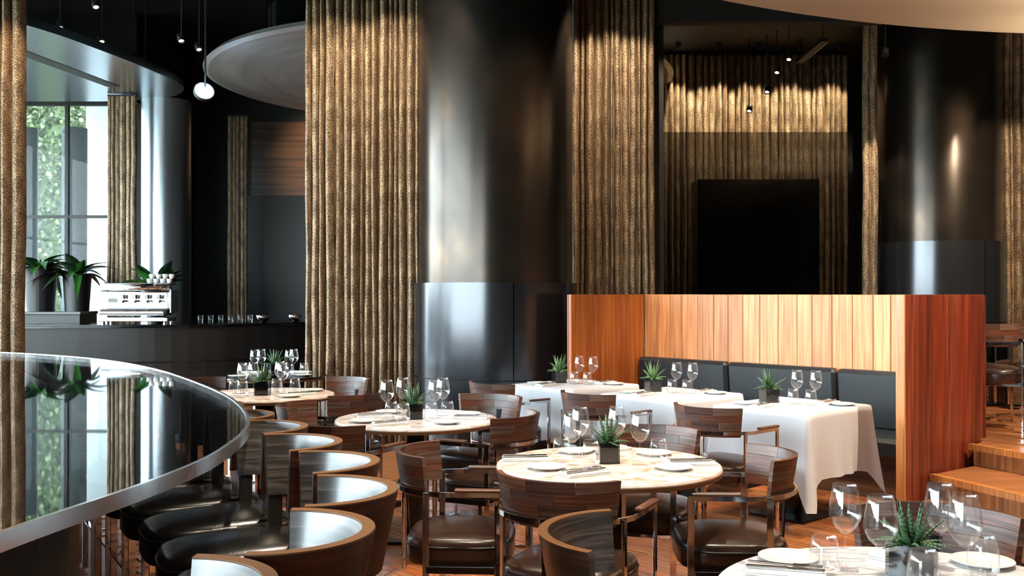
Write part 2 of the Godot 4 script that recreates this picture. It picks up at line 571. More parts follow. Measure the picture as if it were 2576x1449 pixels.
func cushion(w: float, d: float, y0: float, y1: float, crown: float, e := 3.6, n := 40) -> ArrayMesh:
	var st := S(true)
	var rows := []
	var cs := []
	var t := y1 - y0
	for a in [[0.0, 0.96, 0.95], [0.02, 0.985, 0.98], [0.12, 1.0, 1.0], [0.62, 1.0, 1.0], [0.82, 0.988, 0.988], [0.94, 0.962, 0.96], [1.0, 0.925, 0.92]]:
		rows.append(superellipse(w * a[1], d * a[2], y0 + t * a[0], n, e))
		cs.append(Vector3(0, y0 + t * 0.5, 0))
	for k in [0.8, 0.6, 0.4, 0.2]:
		rows.append(superellipse(w * k, d * k, y1 + crown * (1.0 - k * k), n, lerpf(2.2, e, k)))
		cs.append(Vector3(0, y0 - 0.3, 0))
	cs[7] = Vector3(0, y0 + t * 0.4, 0)
	grid(st, rows, true, cs)
	fan(st, rows[rows.size() - 1], Vector3(0, y1 + crown, 0), Vector3(0, y0, 0))
	fan(st, rows[0], Vector3(0, y0, 0), Vector3(0, y1, 0))
	return done(st)

var stave_sets := []
func make_staves() -> void:
	# four rows of short walnut blocks, bent to the curve of the back
	var rows := 4
	var y0 := 0.645
	var y1 := 0.82
	var cuts := [[-1.0, -0.38, 0.3, 1.0], [-1.0, -0.05, 0.55, 1.0], [-1.0, -0.5, 0.16, 1.0], [-1.0, -0.2, 0.42, 1.0]]
	var k := 0
	for r in rows:
		var ya := lerpf(y0, y1, float(r) / rows) + 0.0007
		var yb := lerpf(y0, y1, float(r + 1) / rows) - 0.0007
		for c in 3:
			var st := S()
			var a0: float = cuts[r][c] * 1.08 + 0.003
			var a1: float = cuts[r][c + 1] * 1.08 - 0.003
			var lean0 := 0.24 + (ya - y0) * 0.16
			var lean1 := 0.24 + (yb - y0) * 0.16
			shell(st, lean0, lean1, ya, yb, a0, a1, 0.022 + 0.0006 * (k % 3), 6, Vector2(k * 0.37, k * 0.21))
			stave_sets.append([done(st), ["walnut_a", "walnut_b", "walnut_c", "walnut_d"][(k * 7 + r) % 4]])
			k += 1

func make_chair(called: String, plain_back := false) -> Node3D:
	var t := thing(called, "x", "chair")
	var back := node(t, "backrest")
	if plain_back:
		var st := S()
		shell(st, 0.235, 0.268, 0.645, 0.82, -1.15, 1.15, 0.028, 24)
		part(back, "curved_panel", done(st), M.black_oak)
		st = S()
		shell(st, 0.268, 0.2685, 0.82, 0.823, -1.15, 1.15, 0.0285, 24)
		part(back, "top_edge", done(st), M.rim_wood)
	else:
		for s in stave_sets: part(back, "stave", s[0], M[s[1]])
	var seat := part(t, "seat", cushion(0.47, 0.46, 0.365, 0.475, 0.032), M.leather_brown)
	var ring_p := superellipse(0.4685, 0.4585, 0.442, 40, 3.6)
	var path := []
	for p in ring_p: path.append(p)
	path.append(ring_p[0])
	part(seat, "piping", sweepm(path, 0.009, 0.009, Vector3.UP, 6), M.piping)
	if plain_back:
		for s in [[-0.2, -0.18], [0.2, -0.18], [-0.2, 0.17], [0.2, 0.17]]:
			part(t, "leg", boxm(Vector3(0.03, 0.37, 0.03), 0.002, 1, Vector3(s[0], 0.186, s[1])), M.black_matt)
		for a in [-0.75, 0.0, 0.75]:
			part(t, "back_support", sweepm([Vector3(sin(a) * 0.22, 0.37, cos(a) * 0.21), Vector3(sin(a) * 0.236, 0.67, cos(a) * 0.236)], 0.03, 0.006, Vector3(0, 0, 1)), M.dark_steel)
		return t
	# chrome rail: round the back and forward along both sides
	var rail := []
	rail.append(Vector3(-0.272, 0.672, -0.21))
	rail.append(Vector3(-0.278, 0.672, 0.02))
	for k in 17:
		var a: float = lerpf(-1.35, 1.35, k / 16.0)
		rail.append(Vector3(sin(a) * 0.283, 0.672, cos(a) * 0.283))
	rail.append(Vector3(0.278, 0.672, 0.02))
	rail.append(Vector3(0.272, 0.672, -0.21))
	part(t, "arm_rail", sweepm(rail, 0.007, 0.02), M.chrome)
	for s in [-1.0, 1.0]:
		part(t, "armrest", boxm(Vector3(0.034, 0.014, 0.2), 0.004, 2, Vector3(s * 0.274, 0.69, -0.1)), M.walnut_c if s > 0 else M.walnut_a)
		part(t, "leg", boxm(Vector3(0.009, 0.672, 0.027), 0.001, 1, Vector3(s * 0.271, 0.341, -0.2)), M.chrome)
		part(t, "leg", boxm(Vector3(0.009, 0.672, 0.027), 0.001, 1, Vector3(s * 0.262, 0.341, 0.12)), M.chrome)
		part(t, "runner", boxm(Vector3(0.012, 0.01, 0.40), 0.001, 2, Vector3(s * 0.267, 0.006, -0.03)), M.chrome)
		part(t, "seat_bracket", boxm(Vector3(0.035, 0.03, 0.3), 0.002, 2, Vector3(s * 0.25, 0.36, -0.03)), M.dark_steel)
	part(t, "crossbar", boxm(Vector3(0.53, 0.02, 0.03), 0.002, 0, Vector3(0, 0.352, -0.17)), M.chrome)
	part(t, "crossbar", boxm(Vector3(0.51, 0.02, 0.03), 0.002, 0, Vector3(0, 0.352, 0.12)), M.chrome)
	part(t, "back_support", sweepm([Vector3(0, 0.36, 0.19), Vector3(0, 0.45, 0.232), Vector3(0, 0.72, 0.247)], 0.034, 0.006, Vector3(0, 0, 1)), M.dark_steel)
	return t

func make_stool() -> Node3D:
	# faces -Z (the counter); the back opens that way
	var t := thing("bar_stool", "x", "stool")
	var st := S(true)
	var seat := part(t, "seat", cushion(0.37, 0.52, 0.575, 0.695, 0.032, 3.4), M.leather_black, Transform3D(Basis(), Vector3(0, 0, -0.12)))
	var pts := superellipse(0.3685, 0.5185, 0.659, 40, 3.4)
	var path := []
	for p in pts: path.append(p)
	path.append(pts[0])
	part(seat, "piping", sweepm(path, 0.009, 0.009, Vector3.UP, 6), M.piping)
	var back := node(t, "backrest")
	st = S()
	shell(st, 0.138, 0.178, 0.812, 1.009, -1.62, 1.62, 0.013, 30)
	part(back, "inner_veneer", done(st), M.black_oak)
	st = S()
	shell(st, 0.151, 0.191, 0.812, 1.009, -1.62, 1.62, 0.015, 30, Vector2(0.3, 0.1))
	part(back, "outer_shell", done(st), M.stool_outer)
	st = S()
	shell(st, 0.179, 0.179, 1.0095, 1.0125, -1.62, 1.62, 0.026, 30)
	part(back, "top_edge", done(st), M.rim_wood)
	for s in [-1.0, 1.0]:
		part(t, "back_post", boxm(Vector3(0.014, 0.15, 0.045), 0.001, 1, Vector3(s * 0.15, 0.762, 0.02)), M.black_matt)
		part(t, "post_strip", boxm(Vector3(0.004, 0.13, 0.05), 0.0, 1, Vector3(s * 0.159, 0.765, 0.02)), M.chrome)
	part(t, "seat_band", boxm(Vector3(0.30, 0.03, 0.34), 0.004, 0, Vector3(0, 0.572, -0.1)), M.chrome)
	for sx in [-1.0, 1.0]:
		for sz in [-0.24, 0.06]:
			part(t, "leg", boxm(Vector3(0.012, 0.57, 0.03), 0.001, 1, Vector3(sx * 0.145, 0.285, sz)), M.chrome)
		part(t, "footrest", boxm(Vector3(0.012, 0.012, 0.3), 0.001, 2, Vector3(sx * 0.145, 0.26, -0.09)), M.chrome)
	part(t, "footrest", boxm(Vector3(0.29, 0.012, 0.02), 0.001, 0, Vector3(0, 0.26, -0.24)), M.chrome)
	return t

func round_table(at: Vector3, r: float, stone: Material, label: String, base_y := 0.0) -> void:
	var t := thing("round_table", label, "table", Vector3(at.x, base_y, at.z))
	part(t, "table_top", lathem([Vector2(0.0, 0.72), Vector2(r - 0.012, 0.72), Vector2(r - 0.002, 0.728), Vector2(r, 0.738), Vector2(r - 0.004, 0.747), Vector2(r - 0.01, 0.75), Vector2(0.0, 0.75)], 64, Vector3.ZERO, false), stone)
	part(t, "edge_band", lathem([Vector2(r - 0.004, 0.716), Vector2(r + 0.0005, 0.716), Vector2(r + 0.0015, 0.733), Vector2(r - 0.004, 0.733)], 64, Vector3.ZERO, false), M.rim_wood)
	part(t, "pedestal", boxm(Vector3(0.11, 0.70, 0.11), 0.004, 1, Vector3(0, 0.366, 0)), M.black_gloss)
	for s in [[-1, -1], [1, -1], [1, 1], [-1, 1]]:
		part(t, "corner_bar", boxm(Vector3(0.02, 0.69, 0.02), 0.001, 1, Vector3(s[0] * 0.06, 0.366, s[1] * 0.06)), M.chrome)
	part(t, "base_foot", boxm(Vector3(0.62, 0.016, 0.09), 0.003, 0, Vector3(0, 0.010, 0)), M.dark_steel)
	part(t, "base_foot", boxm(Vector3(0.09, 0.016, 0.62), 0.003, 2, Vector3(0, 0.0105, 0)), M.dark_steel)
	part(t, "top_plate", boxm(Vector3(0.3, 0.012, 0.3), 0.002, 0, Vector3(0, 0.713, 0)), M.dark_steel)

# square tablecloth with low-hanging corners over a w (x) by d (z) table
func cloth_mesh(w: float, d: float, h: float, side_drop: float, corner_drop: float, sd: int) -> ArrayMesh:
	var st := S(true)
	var nz := noise(sd, 1.3, 2)
	var per := []
	var r := 0.02
	var n_side := 26
	# perimeter points with outward directions and closeness to a corner
	for k in 4:
		var c0: Vector2 = [Vector2(1, -1), Vector2(1, 1), Vector2(-1, 1), Vector2(-1, -1)][k]
		var c1: Vector2 = [Vector2(1, 1), Vector2(-1, 1), Vector2(-1, -1), Vector2(1, -1)][k]
		var out: Vector2 = [Vector2(1, 0), Vector2(0, 1), Vector2(-1, 0), Vector2(0, -1)][k]
		var hw := Vector2(w, d) * 0.5
		for j in n_side:
			var f := (float(j) + 0.5) / n_side
			f = 0.5 - 0.5 * cos(f * PI)
			var p := (c0.lerp(c1, f)) * (hw - Vector2(r, r)) + out * r
			var cl := pow(absf(f * 2.0 - 1.0), 5.0)
			var cd: Vector2 = (c0 if f < 0.5 else c1).normalized()
			var o := out.lerp(cd, cl * 0.75).normalized()
			per.append([p, o, cl, float(k) + f])
	var rows := []
	var cs := []
	var top := PackedVector3Array()
	for e in per: top.append(Vector3(e[0].x - e[1].x * r, h, e[0].y - e[1].y * r))
	rows.append(top)
	cs.append(Vector3(0, h - 0.5, 0))
	var m := 14
	for i in m + 1:
		var v := float(i) / m
		var a := PackedVector3Array()
		for e in per:
			var drop := lerpf(side_drop, corner_drop, pow(e[2], 1.6))
			var wave := nz.get_noise_2d(e[3] * 3.2, 5.0) * 0.035 + sin(e[3] * 11.0 + sd) * 0.010
			var o: float = 0.002 + v * (0.018 + wave * v) + pow(e[2], 2.2) * v * 0.055
			if i == 0: o = 0.0
			var p: Vector2 = e[0] + e[1] * o
			a.append(Vector3(p.x, h - 0.006 - v * drop, p.y))
		rows.append(a)
		cs.append(Vector3(0, h - 0.2 - v * 0.3, 0))
	grid(st, rows, true, cs)
	fan(st, top, Vector3(0, h, 0), Vector3(0, 0, 0))
	return done(st)

# ------------------------------------------------------------------ tableware
var wine0: Node3D
var tumbler0: Node3D
var plate_mesh: ArrayMesh
var bowl_mesh: ArrayMesh
func make_tableware() -> void:
	plate_mesh = lathem([Vector2(0.0, 0.003), Vector2(0.045, 0.003), Vector2(0.05, 0.0), Vector2(0.055, 0.003), Vector2(0.082, 0.013), Vector2(0.084, 0.0145), Vector2(0.082, 0.016), Vector2(0.058, 0.008), Vector2(0.048, 0.006), Vector2(0.0, 0.006)], 32)

func glass_thing(called: String, label: String, at: Vector3, group: String) -> void:
	if called == "wine_glass":
		if wine0 == null:
			wine0 = thing(called, label, "glass", at, 0.0, group)
			part(wine0, "bowl", lathem([Vector2(0.004, 0.098), Vector2(0.012, 0.101), Vector2(0.03, 0.118), Vector2(0.041, 0.14), Vector2(0.0435, 0.155), Vector2(0.041, 0.18), Vector2(0.035, 0.213), Vector2(0.0325, 0.232), Vector2(0.0316, 0.2325), Vector2(0.0308, 0.232), Vector2(0.0335, 0.213), Vector2(0.0395, 0.18), Vector2(0.042, 0.155), Vector2(0.0395, 0.141), Vector2(0.029, 0.121), Vector2(0.012, 0.105), Vector2(0.0, 0.103)], 28), M.clear_glass)
			part(wine0, "stem", lathem([Vector2(0.012, 0.004), Vector2(0.006, 0.012), Vector2(0.0034, 0.03), Vector2(0.0034, 0.085), Vector2(0.0045, 0.098)], 12), M.clear_glass)
			part(wine0, "foot", lathem([Vector2(0.0, 0.0005), Vector2(0.036, 0.0005), Vector2(0.0362, 0.002), Vector2(0.012, 0.004), Vector2(0.0, 0.0045)], 28), M.clear_glass)
		else: copy_of(wine0, called, label, at, 0.0, group)
	else:
		if tumbler0 == null:
			tumbler0 = thing(called, label, "glass", at, 0.0, group)
			part(tumbler0, "wall", lathem([Vector2(0.024, 0.0005), Vector2(0.034, 0.006), Vector2(0.0405, 0.025), Vector2(0.041, 0.045), Vector2(0.037, 0.08), Vector2(0.0325, 0.108), Vector2(0.0318, 0.1085), Vector2(0.0311, 0.108), Vector2(0.0355, 0.08), Vector2(0.0393, 0.045), Vector2(0.0388, 0.026), Vector2(0.0325, 0.010)], 28), M.clear_glass)
			part(tumbler0, "base", lathem([Vector2(0.0, 0.0005), Vector2(0.024, 0.0005), Vector2(0.0325, 0.009), Vector2(0.0, 0.0095)], 28), M.clear_glass)
		else: copy_of(tumbler0, called, label, at, 0.0, group)

func leaf_mesh(l: float, w: float, thick: float, curl: float) -> ArrayMesh:
	# along +Y, bending towards +Z
	var st := S(true)
	var rows := []
	var cs := []
	var n := 8
	for i in n + 1:
		var v := float(i) / n
		var wd := w * (0.35 + 1.5 * v) if v < 0.3 else w * 0.8 * pow(1.0 - (v - 0.3) / 0.7, 0.75)
		wd = maxf(wd, 0.0004)
		var c := Vector3(0, l * v * (1.0 - 0.25 * curl * v), l * curl * v * v)
		var a := PackedVector3Array()
		for k in [[-0.5, 0.25], [0.0, -0.55], [0.5, 0.25], [0.0, 0.15]]:
			a.append(c + Vector3(k[0] * wd, 0, k[1] * thick * (1.0 - v * 0.8)))
		rows.append(a)
		cs.append(c)
	grid(st, rows, true, cs, 12.0, 1.0 / l)
	return done(st)

var succ_proto := []
func succulent(label: String, at: Vector3, pale := false, turn := 0.3, scale_by := 1.0, clear_vase := false) -> void:
	if succ_proto.is_empty():
		succ_proto = [leaf_mesh(0.105, 0.026, 0.014, 0.2), leaf_mesh(0.085, 0.026, 0.014, 0.4), leaf_mesh(0.12, 0.024, 0.013, 0.05)]
	var t := thing("potted_succulent", label, "plant", at, turn)
	t.scale = Vector3.ONE * scale_by
	var v := node(t, "vase")
	for k in 4:
		var b := Basis(Vector3.UP, k * PI / 2)
		part(v, "glass_side", boxm(Vector3(0.084, 0.085, 0.003), 0.001, 0), M.vase_glass, Transform3D(b, b * Vector3(0, 0.0435, 0.0405)))
	part(v, "glass_base", boxm(Vector3(0.084, 0.006, 0.084), 0.001), M.vase_glass, Transform3D(Basis(), Vector3(0, 0.003, 0)))
	part(t, "soil", boxm(Vector3(0.074, 0.066, 0.074), 0.003, 0, Vector3(0, 0.040, 0)), M.soil)
	for k in 24:
		var lay := 0 if k < 9 else (1 if k < 16 else 2)
		var az := k * 2.39996
		var tilt: float = [1.0, 0.62, 0.24][lay] + rng.randf_range(-0.12, 0.12)
		var b := Basis(Vector3.UP, az) * Basis(Vector3(1, 0, 0), tilt)
		var s := rng.randf_range(0.85, 1.15)
		part(t, "leaf", succ_proto[[1, 0, 2][lay]], M.succulent_pale if pale else M.succulent_leaf, Transform3D(b * Basis().scaled(Vector3(s, s, s)), Basis(Vector3.UP, az) * Vector3(0, 0.072, 0.008)))

func plate(label: String, at: Vector3, group := "") -> void:
	whole("bread_plate", plate_mesh, M.china, label, "plate", group, "", Transform3D(Basis(), at))

var napkin_m: ArrayMesh
func napkin(label: String, at: Vector3, turn: float, group := "", l := 0.21, w := 0.09) -> void:
	var t := thing("folded_napkin", label, "napkin", at, turn, group)
	part(t, "fold", boxm(Vector3(l, 0.006, w), 0.0025, 0, Vector3(0, 0.0032, 0)), M.napkin_cloth)
	part(t, "fold", boxm(Vector3(l * 0.985, 0.006, w * 0.94), 0.0025, 0, Vector3(0.002, 0.0094, 0.002)), M.napkin_cloth)
	part(t, "fold", boxm(Vector3(l * 0.97, 0.005, w * 0.6), 0.002, 0, Vector3(-0.003, 0.015, -0.01)), M.napkin_cloth)

func cutlery(which: String, label: String, at: Vector3, turn: float, group := "") -> void:
	var t := thing(which, label, "cutlery", at, turn, group)
	if which == "table_knife":
		part(t, "blade", boxm(Vector3(0.095, 0.0025, 0.017), 0.001, 0, Vector3(0.055, 0.002, 0)), M.chrome)
		part(t, "handle", boxm(Vector3(0.11, 0.005, 0.013), 0.002, 0, Vector3(-0.047, 0.003, 0)), M.chrome)
	else:
		part(t, "handle", boxm(Vector3(0.12, 0.004, 0.010), 0.0015, 0, Vector3(-0.04, 0.003, 0)), M.chrome)
		part(t, "neck", boxm(Vector3(0.03, 0.003, 0.022), 0.001, 0, Vector3(0.034, 0.004, 0)), M.chrome)
		for k in 4:
			part(t, "tine", boxm(Vector3(0.048, 0.0022, 0.0032), 0.0, 0, Vector3(0.072, 0.005, (k - 1.5) * 0.0058)), M.chrome)

func _ready() -> void:
	rng.seed = 7
	# ---------------- camera
	var cam := Camera3D.new()
	cam.name = "camera"
	cam.fov = rad_to_deg(2.0 * atan(724.5 / F))
	cam.near = 0.05
	cam.far = 200.0
	cam.position = Vector3(0, EYE, 0)
	cam.rotation.x = atan(13.5 / F)
	add_child(cam)
	cam.current = true
	# ---------------- sky and exposure
	var we := WorldEnvironment.new()
	we.name = "world_environment"
	var env := Environment.new()
	env.background_mode = Environment.BG_SKY
	var sky := Sky.new()
	var sk := ProceduralSkyMaterial.new()
	sk.sky_top_color = Color(0.78, 0.88, 0.94)
	sk.sky_horizon_color = Color(0.90, 0.96, 0.97)
	sk.ground_bottom_color = Color(0.40, 0.46, 0.42)
	sk.ground_horizon_color = Color(0.62, 0.68, 0.66)
	sky.sky_material = sk
	env.sky = sky
	env.background_energy_multiplier = 22.0
	env.tonemap_mode = Environment.TONE_MAPPER_LINEAR
	env.tonemap_exposure = 1.45
	env.sdfgi_enabled = true
	env.ssao_enabled = true
	env.ssil_enabled = true
	we.environment = env
	add_child(we)
	materials()
	make_staves()
	make_tableware()
	structure()
	curtains_and_columns()
	ceiling_pieces()
	booth()
	stairs()
	bar()
	back_bar()
	exterior()
	tables_and_chairs()
	niche()
	lamps()

# ------------------------------------------------------------------ the room
var H := 5.8
func wall_box(called: String, x0: float, x1: float, y0: float, y1: float, d0: float, d1: float, m: Material) -> void:
	whole(called, boxm(Vector3(x1 - x0, y1 - y0, absf(d1 - d0))), m, "", "", "", "structure", Transform3D(Basis(), P((x0 + x1) * 0.5, (y0 + y1) * 0.5, (d0 + d1) * 0.5)))

var plank_meshes := []
func planks(parent: Node3D, x0: float, x1: float, d0: float, d1: float, y: float, width: float, length: float, keep: Callable) -> void:
	# boards run along the booth's back wall
	var along := Vector2(-0.674, 0.739)
	var across := Vector2(0.739, 0.674)
	var th := atan2(0.739, -0.674)
	if plank_meshes.is_empty():
		for k in 6:
			plank_meshes.append(boxm(Vector3(length - 0.002, 0.012, width - 0.0018), 0.0012, 0, Vector3.ZERO, Vector2(k * 0.83, k * 0.31)))
	var mid := Vector2((x0 + x1) * 0.5, (d0 + d1) * 0.5)
	var n := 0
	var reach := int((Vector2(x1 - x0, d1 - d0).length() * 0.5) / width) + 2
	var reach_l := int((Vector2(x1 - x0, d1 - d0).length() * 0.5) / length) + 2
	for i in range(-reach, reach):
		var shift := fposmod(i * 0.37, 1.0) * length
		for j in range(-reach_l, reach_l):
			var c := mid + across * (i * width) + along * (j * length + shift)
			if c.x < x0 or c.x > x1 or c.y < d0 or c.y > d1 or not keep.call(c): continue
			part(parent, "plank", plank_meshes[(i * 5 + j * 3 + 600) % 6], M[["plank_a", "plank_b", "plank_c", "plank_d"][(i * 7 + j * 11 + 800) % 4]], Transform3D(Basis(Vector3.UP, th), P(c.x, y - 0.006, c.y)))
			n += 1

func structure() -> void:
	var fl := thing("floor", "polished reddish timber plank floor of the dining room", "", Vector3.ZERO, 0.0, "", "structure")
	part(fl, "subfloor", boxm(Vector3(19.5, 0.2, 23.2), 0.0, 0, P(-0.25, -0.112, 6.9)), M.sub_floor)
	planks(fl, -1.9, 3.0, 3.3, 8.2, 0.0, 0.105, 1.35, func(c): return c.y > 3.3 + absf(c.x - 0.4) * 0.3 and c.y - 0.91 * c.x < 8.0)
	# walls and ceiling
	wall_box("ceiling", -10.0, 9.5, H, H + 0.2, -4.7, 18.5, M.ceiling_black)
	wall_box("wall_back", -4.0, 9.5, 0.0, H, -4.7, -4.5, M.wall_dark)
	wall_box("wall_back_head", -9.9, -4.0, 3.7, H, -4.7, -4.5, M.wall_dark)
	wall_box("wall_back_sill", -9.9, -4.0, 0.0, 0.12, -4.7, -4.5, M.wall_dark)
	for k in 2:
		window_frame("window_%d" % (k + 8), P(-9.7 + k * 2.85, 0.12, -4.6), 0.0, 2.85, 3.58, [1.42], [2.2])
	wall_box("wall_right", 9.0, 9.5, 0.0, H, -4.5, 18.5, M.wall_dark)
	wall_box("wall_far", -5.8, 9.5, 0.0, H, 18.0, 18.3, M.dark_panel)
	# window wall on the far side of the bar
	wall_box("wall_window_sill", -9.8, -5.75, 0.0, 0.9, 15.2, 15.4, M.wall_dark)
	wall_box("wall_window_head", -9.8, -5.75, 4.43, H, 15.2, 15.4, M.wall_dark)
	wall_box("wall_return", -5.95, -5.75, 0.0, H, 15.4, 18.3, M.wall_dark)
	window_frame("window_1", P(-8.9, 0.9, 15.3), 0.0, 2.93, 3.53, [1.06, 2.05], [1.78])
	# long window wall beside the bar
	wall_box("wall_left_sill", -9.9, -9.6, 0.0, 0.12, -4.5, 15.2, M.wall_dark)
	wall_box("wall_left_head", -9.9, -9.6, 4.6, H, -4.5, 15.2, M.wall_dark)
	for k in 6:
		window_frame("window_%d" % (k + 2), P(-9.75, 0.12, -4.4 + k * 3.27), PI / 2, 3.27, 4.5, [1.63], [2.5])

# origin at one lower corner; runs along local +X
func window_frame(called: String, at: Vector3, turn: float, w: float, h: float, vx: Array, hy: Array) -> void:
	var t := thing(called, "tall window with thin black frame", "", at, turn, "", "structure")
	var bars := [0.0, w]
	bars.append_array(vx)
	for x in bars: part(t, "mullion", boxm(Vector3(0.05, h, 0.07), 0.0, 1, Vector3(x, h * 0.5, 0)), M.black_matt)
	var rails := [0.02, h - 0.02]
	rails.append_array(hy)
	for y in rails: part(t, "transom", boxm(Vector3(w, 0.045, 0.06), 0.0, 0, Vector3(w * 0.5, y, 0)), M.black_matt)
	part(t, "pane", boxm(Vector3(w, h, 0.004), 0.0, 0, Vector3(w * 0.5, h * 0.5, 0)), M.window_glass)

# gathered curtain from a to b (x, depth)
func curtain(label: String, a: Vector2, b: Vector2, y0: float, y1: float, folds: int, sd: int, deep := 0.07) -> void:
	var r := RandomNumberGenerator.new()
	r.seed = sd
	var st := S(true)
	var dir := (b - a).normalized()
	var nor := Vector2(dir.y, -dir.x)
	var len_t := a.distance_to(b)
	var cuts := [0.0]
	for k in folds: cuts.append(cuts[k] + r.randf_range(0.6, 1.4))
	var total: float = cuts[folds]
	var pts := []
	for k in folds:
		var dk := deep * r.randf_range(0.65, 1.15)
		var skew := r.randf_range(-0.22, 0.22)
		for j in 16:
			var f := j / 16.0
			var z: float = dk * pow(absf(sin(f * PI)), 0.36)
			var x: float = lerpf(cuts[k], cuts[k + 1], f + skew * 0.12 * sin(f * TAU)) / total
			pts.append([x, z, r.randf_range(-0.004, 0.004), k])
	pts.append([1.0, 0.0, 0.0, folds - 1])
	var rows := []
	var wob := noise(sd, 0.7, 2)
	var nrow := 26
	for i in nrow + 1:
		var v := float(i) / nrow
		var y := lerpf(y0, y1, v)
		var row := PackedVector3Array()
		for p in pts:
			var sway := wob.get_noise_2d(p[3] * 3.0, y * 0.7) * 0.02 * (1.0 - v * 0.6)
			var q: Vector2 = a + dir * (p[0] * len_t + sway) + nor * (p[1] * (1.1 - 0.2 * v) + p[2])
			row.append(P(q.x, y, q.y))
		rows.append(row)
	var u := 0.0
	for j in pts.size() - 1:
		var w: float = rows[0][j].distance_to(rows[0][j + 1])
		for i in nrow:
			var va: float = rows[i][j].y
			var vb: float = rows[i + 1][j].y
			var back := P(a.x - nor.x * 5.0, rows[i][j].y, a.y - nor.y * 5.0)
			qo(st, rows[i][j], rows[i][j + 1], rows[i + 1][j + 1], rows[i + 1][j], back + (rows[i][j] - P(a.x, rows[i][j].y, a.y)), Vector2(u, va), Vector2(u + w, va), Vector2(u + w, vb), Vector2(u, vb))
		u += w
	var t := thing("pleated_curtain", label, "curtain")
	part(t, "drape", done(st), M.gold_curtain)
	var rail := []
	for k in 2: rail.append(P(lerpf(a.x, b.x, k), y1 + 0.015, lerpf(a.y, b.y, k)))
	part(t, "track", sweepm(rail, 0.05, 0.03), M.black_matt)

func column(label: String, x: float, d: float, r: float, y0: float, clad_h: float, seams: Array, y1: float, m: Material, clad_r: float) -> void:
	var t := thing("round_column", label, "column", P(x, 0, d), 0.0, "", "structure")
	part(t, "shaft", lathem([Vector2(r, y0 + clad_h - 0.02), Vector2(r, y1)], 96), m)
	if clad_r <= 0.0: return
	part(t, "core", lathem([Vector2(clad_r - 0.03, y0), Vector2(clad_r - 0.03, y0 + clad_h - 0.012), Vector2(r - 0.05, y0 + clad_h - 0.012)], 64, Vector3.ZERO, false), M.black_matt)
	for k in seams.size():
		var a0: float = seams[k]
		var a1: float = seams[(k + 1) % seams.size()]
		if a1 <= a0: a1 += TAU
		for band in [[0.0, 0.70], [0.708, clad_h]]:
			var st := S(true)
			var rows := []
			var cs := []
			for y in [y0 + band[0], y0 + band[1]]:
				var row := PackedVector3Array()
				for j in 33:
					var a: float = lerpf(a0 + 0.006, a1 - 0.006, j / 32.0)
					row.append(Vector3(sin(a) * clad_r, y, cos(a) * clad_r))
				rows.append(row)
				cs.append(Vector3(0, y, 0))
			grid(st, rows, false, cs)
			if band[1] > 1.0:
				var st2 := S(true)
				var rr := []
				for q in [clad_r, r - 0.03]:
					var row := PackedVector3Array()
					for j in 33:
						var a: float = lerpf(a0 + 0.006, a1 - 0.006, j / 32.0)
						row.append(Vector3(sin(a) * q, y0 + clad_h, cos(a) * q))
					rr.append(row)
				grid(st2, rr, false, [Vector3(0, 0, 0), Vector3(0, 0, 0)])
				part(t, "cap_ring", done(st2), M.dark_steel)
			part(t, "cladding_panel", done(st), M.cladding)

func curtains_and_columns() -> void:
	column("huge dark bronze column with steel-clad base beside the gold curtain", -0.16, 9.8, 0.755, 0.0, 1.6, [0.22, 1.9, 3.6, 5.2], H, M.bronze, 0.80)
	column("dark bronze column with low clad base on the raised platform", 5.3, 12.4, 0.745, 0.45, 1.67, [0.32, 2.0, 3.7, 5.0], H, M.bronze, 0.79)
	column("slender silvery column beside the narrow window curtain", -5.22, 15.0, 0.36, 0.0, 0.02, [0.0], 4.4, M.pewter, 0.0)
	curtain("wide gold pleated curtain hanging beside the huge bronze column", Vector2(-2.07, 10.05), Vector2(-0.9, 9.95), 0.01, 4.9, 16, 5, 0.17)
	curtain("gold pleated curtain between the huge column and the dark niche", Vector2(0.62, 10.5), Vector2(1.5, 10.45), 0.01, 4.9, 12, 9, 0.17)
	curtain("gold pleated curtain cut off by the frame behind the glass counter", Vector2(-4.9, 8.7), Vector2(-4.28, 8.75), 0.01, 4.9, 8, 13, 0.15)
	curtain("narrow gold curtain between the tall window and slender silvery column", Vector2(-5.88, 14.45), Vector2(-5.46, 14.45), 0.3, 4.36, 6, 17, 0.05)
	curtain("dim narrow curtain against the dark far wall of the bar", Vector2(-4.75, 16.6), Vector2(-4.42, 16.6), 0.01, 4.45, 5, 19, 0.05)
	curtain("gold pleated curtain beside the column on the raised platform", Vector2(6.05, 12.35), Vector2(7.3, 12.2), 0.46, 4.9, 16, 23, 0.15)

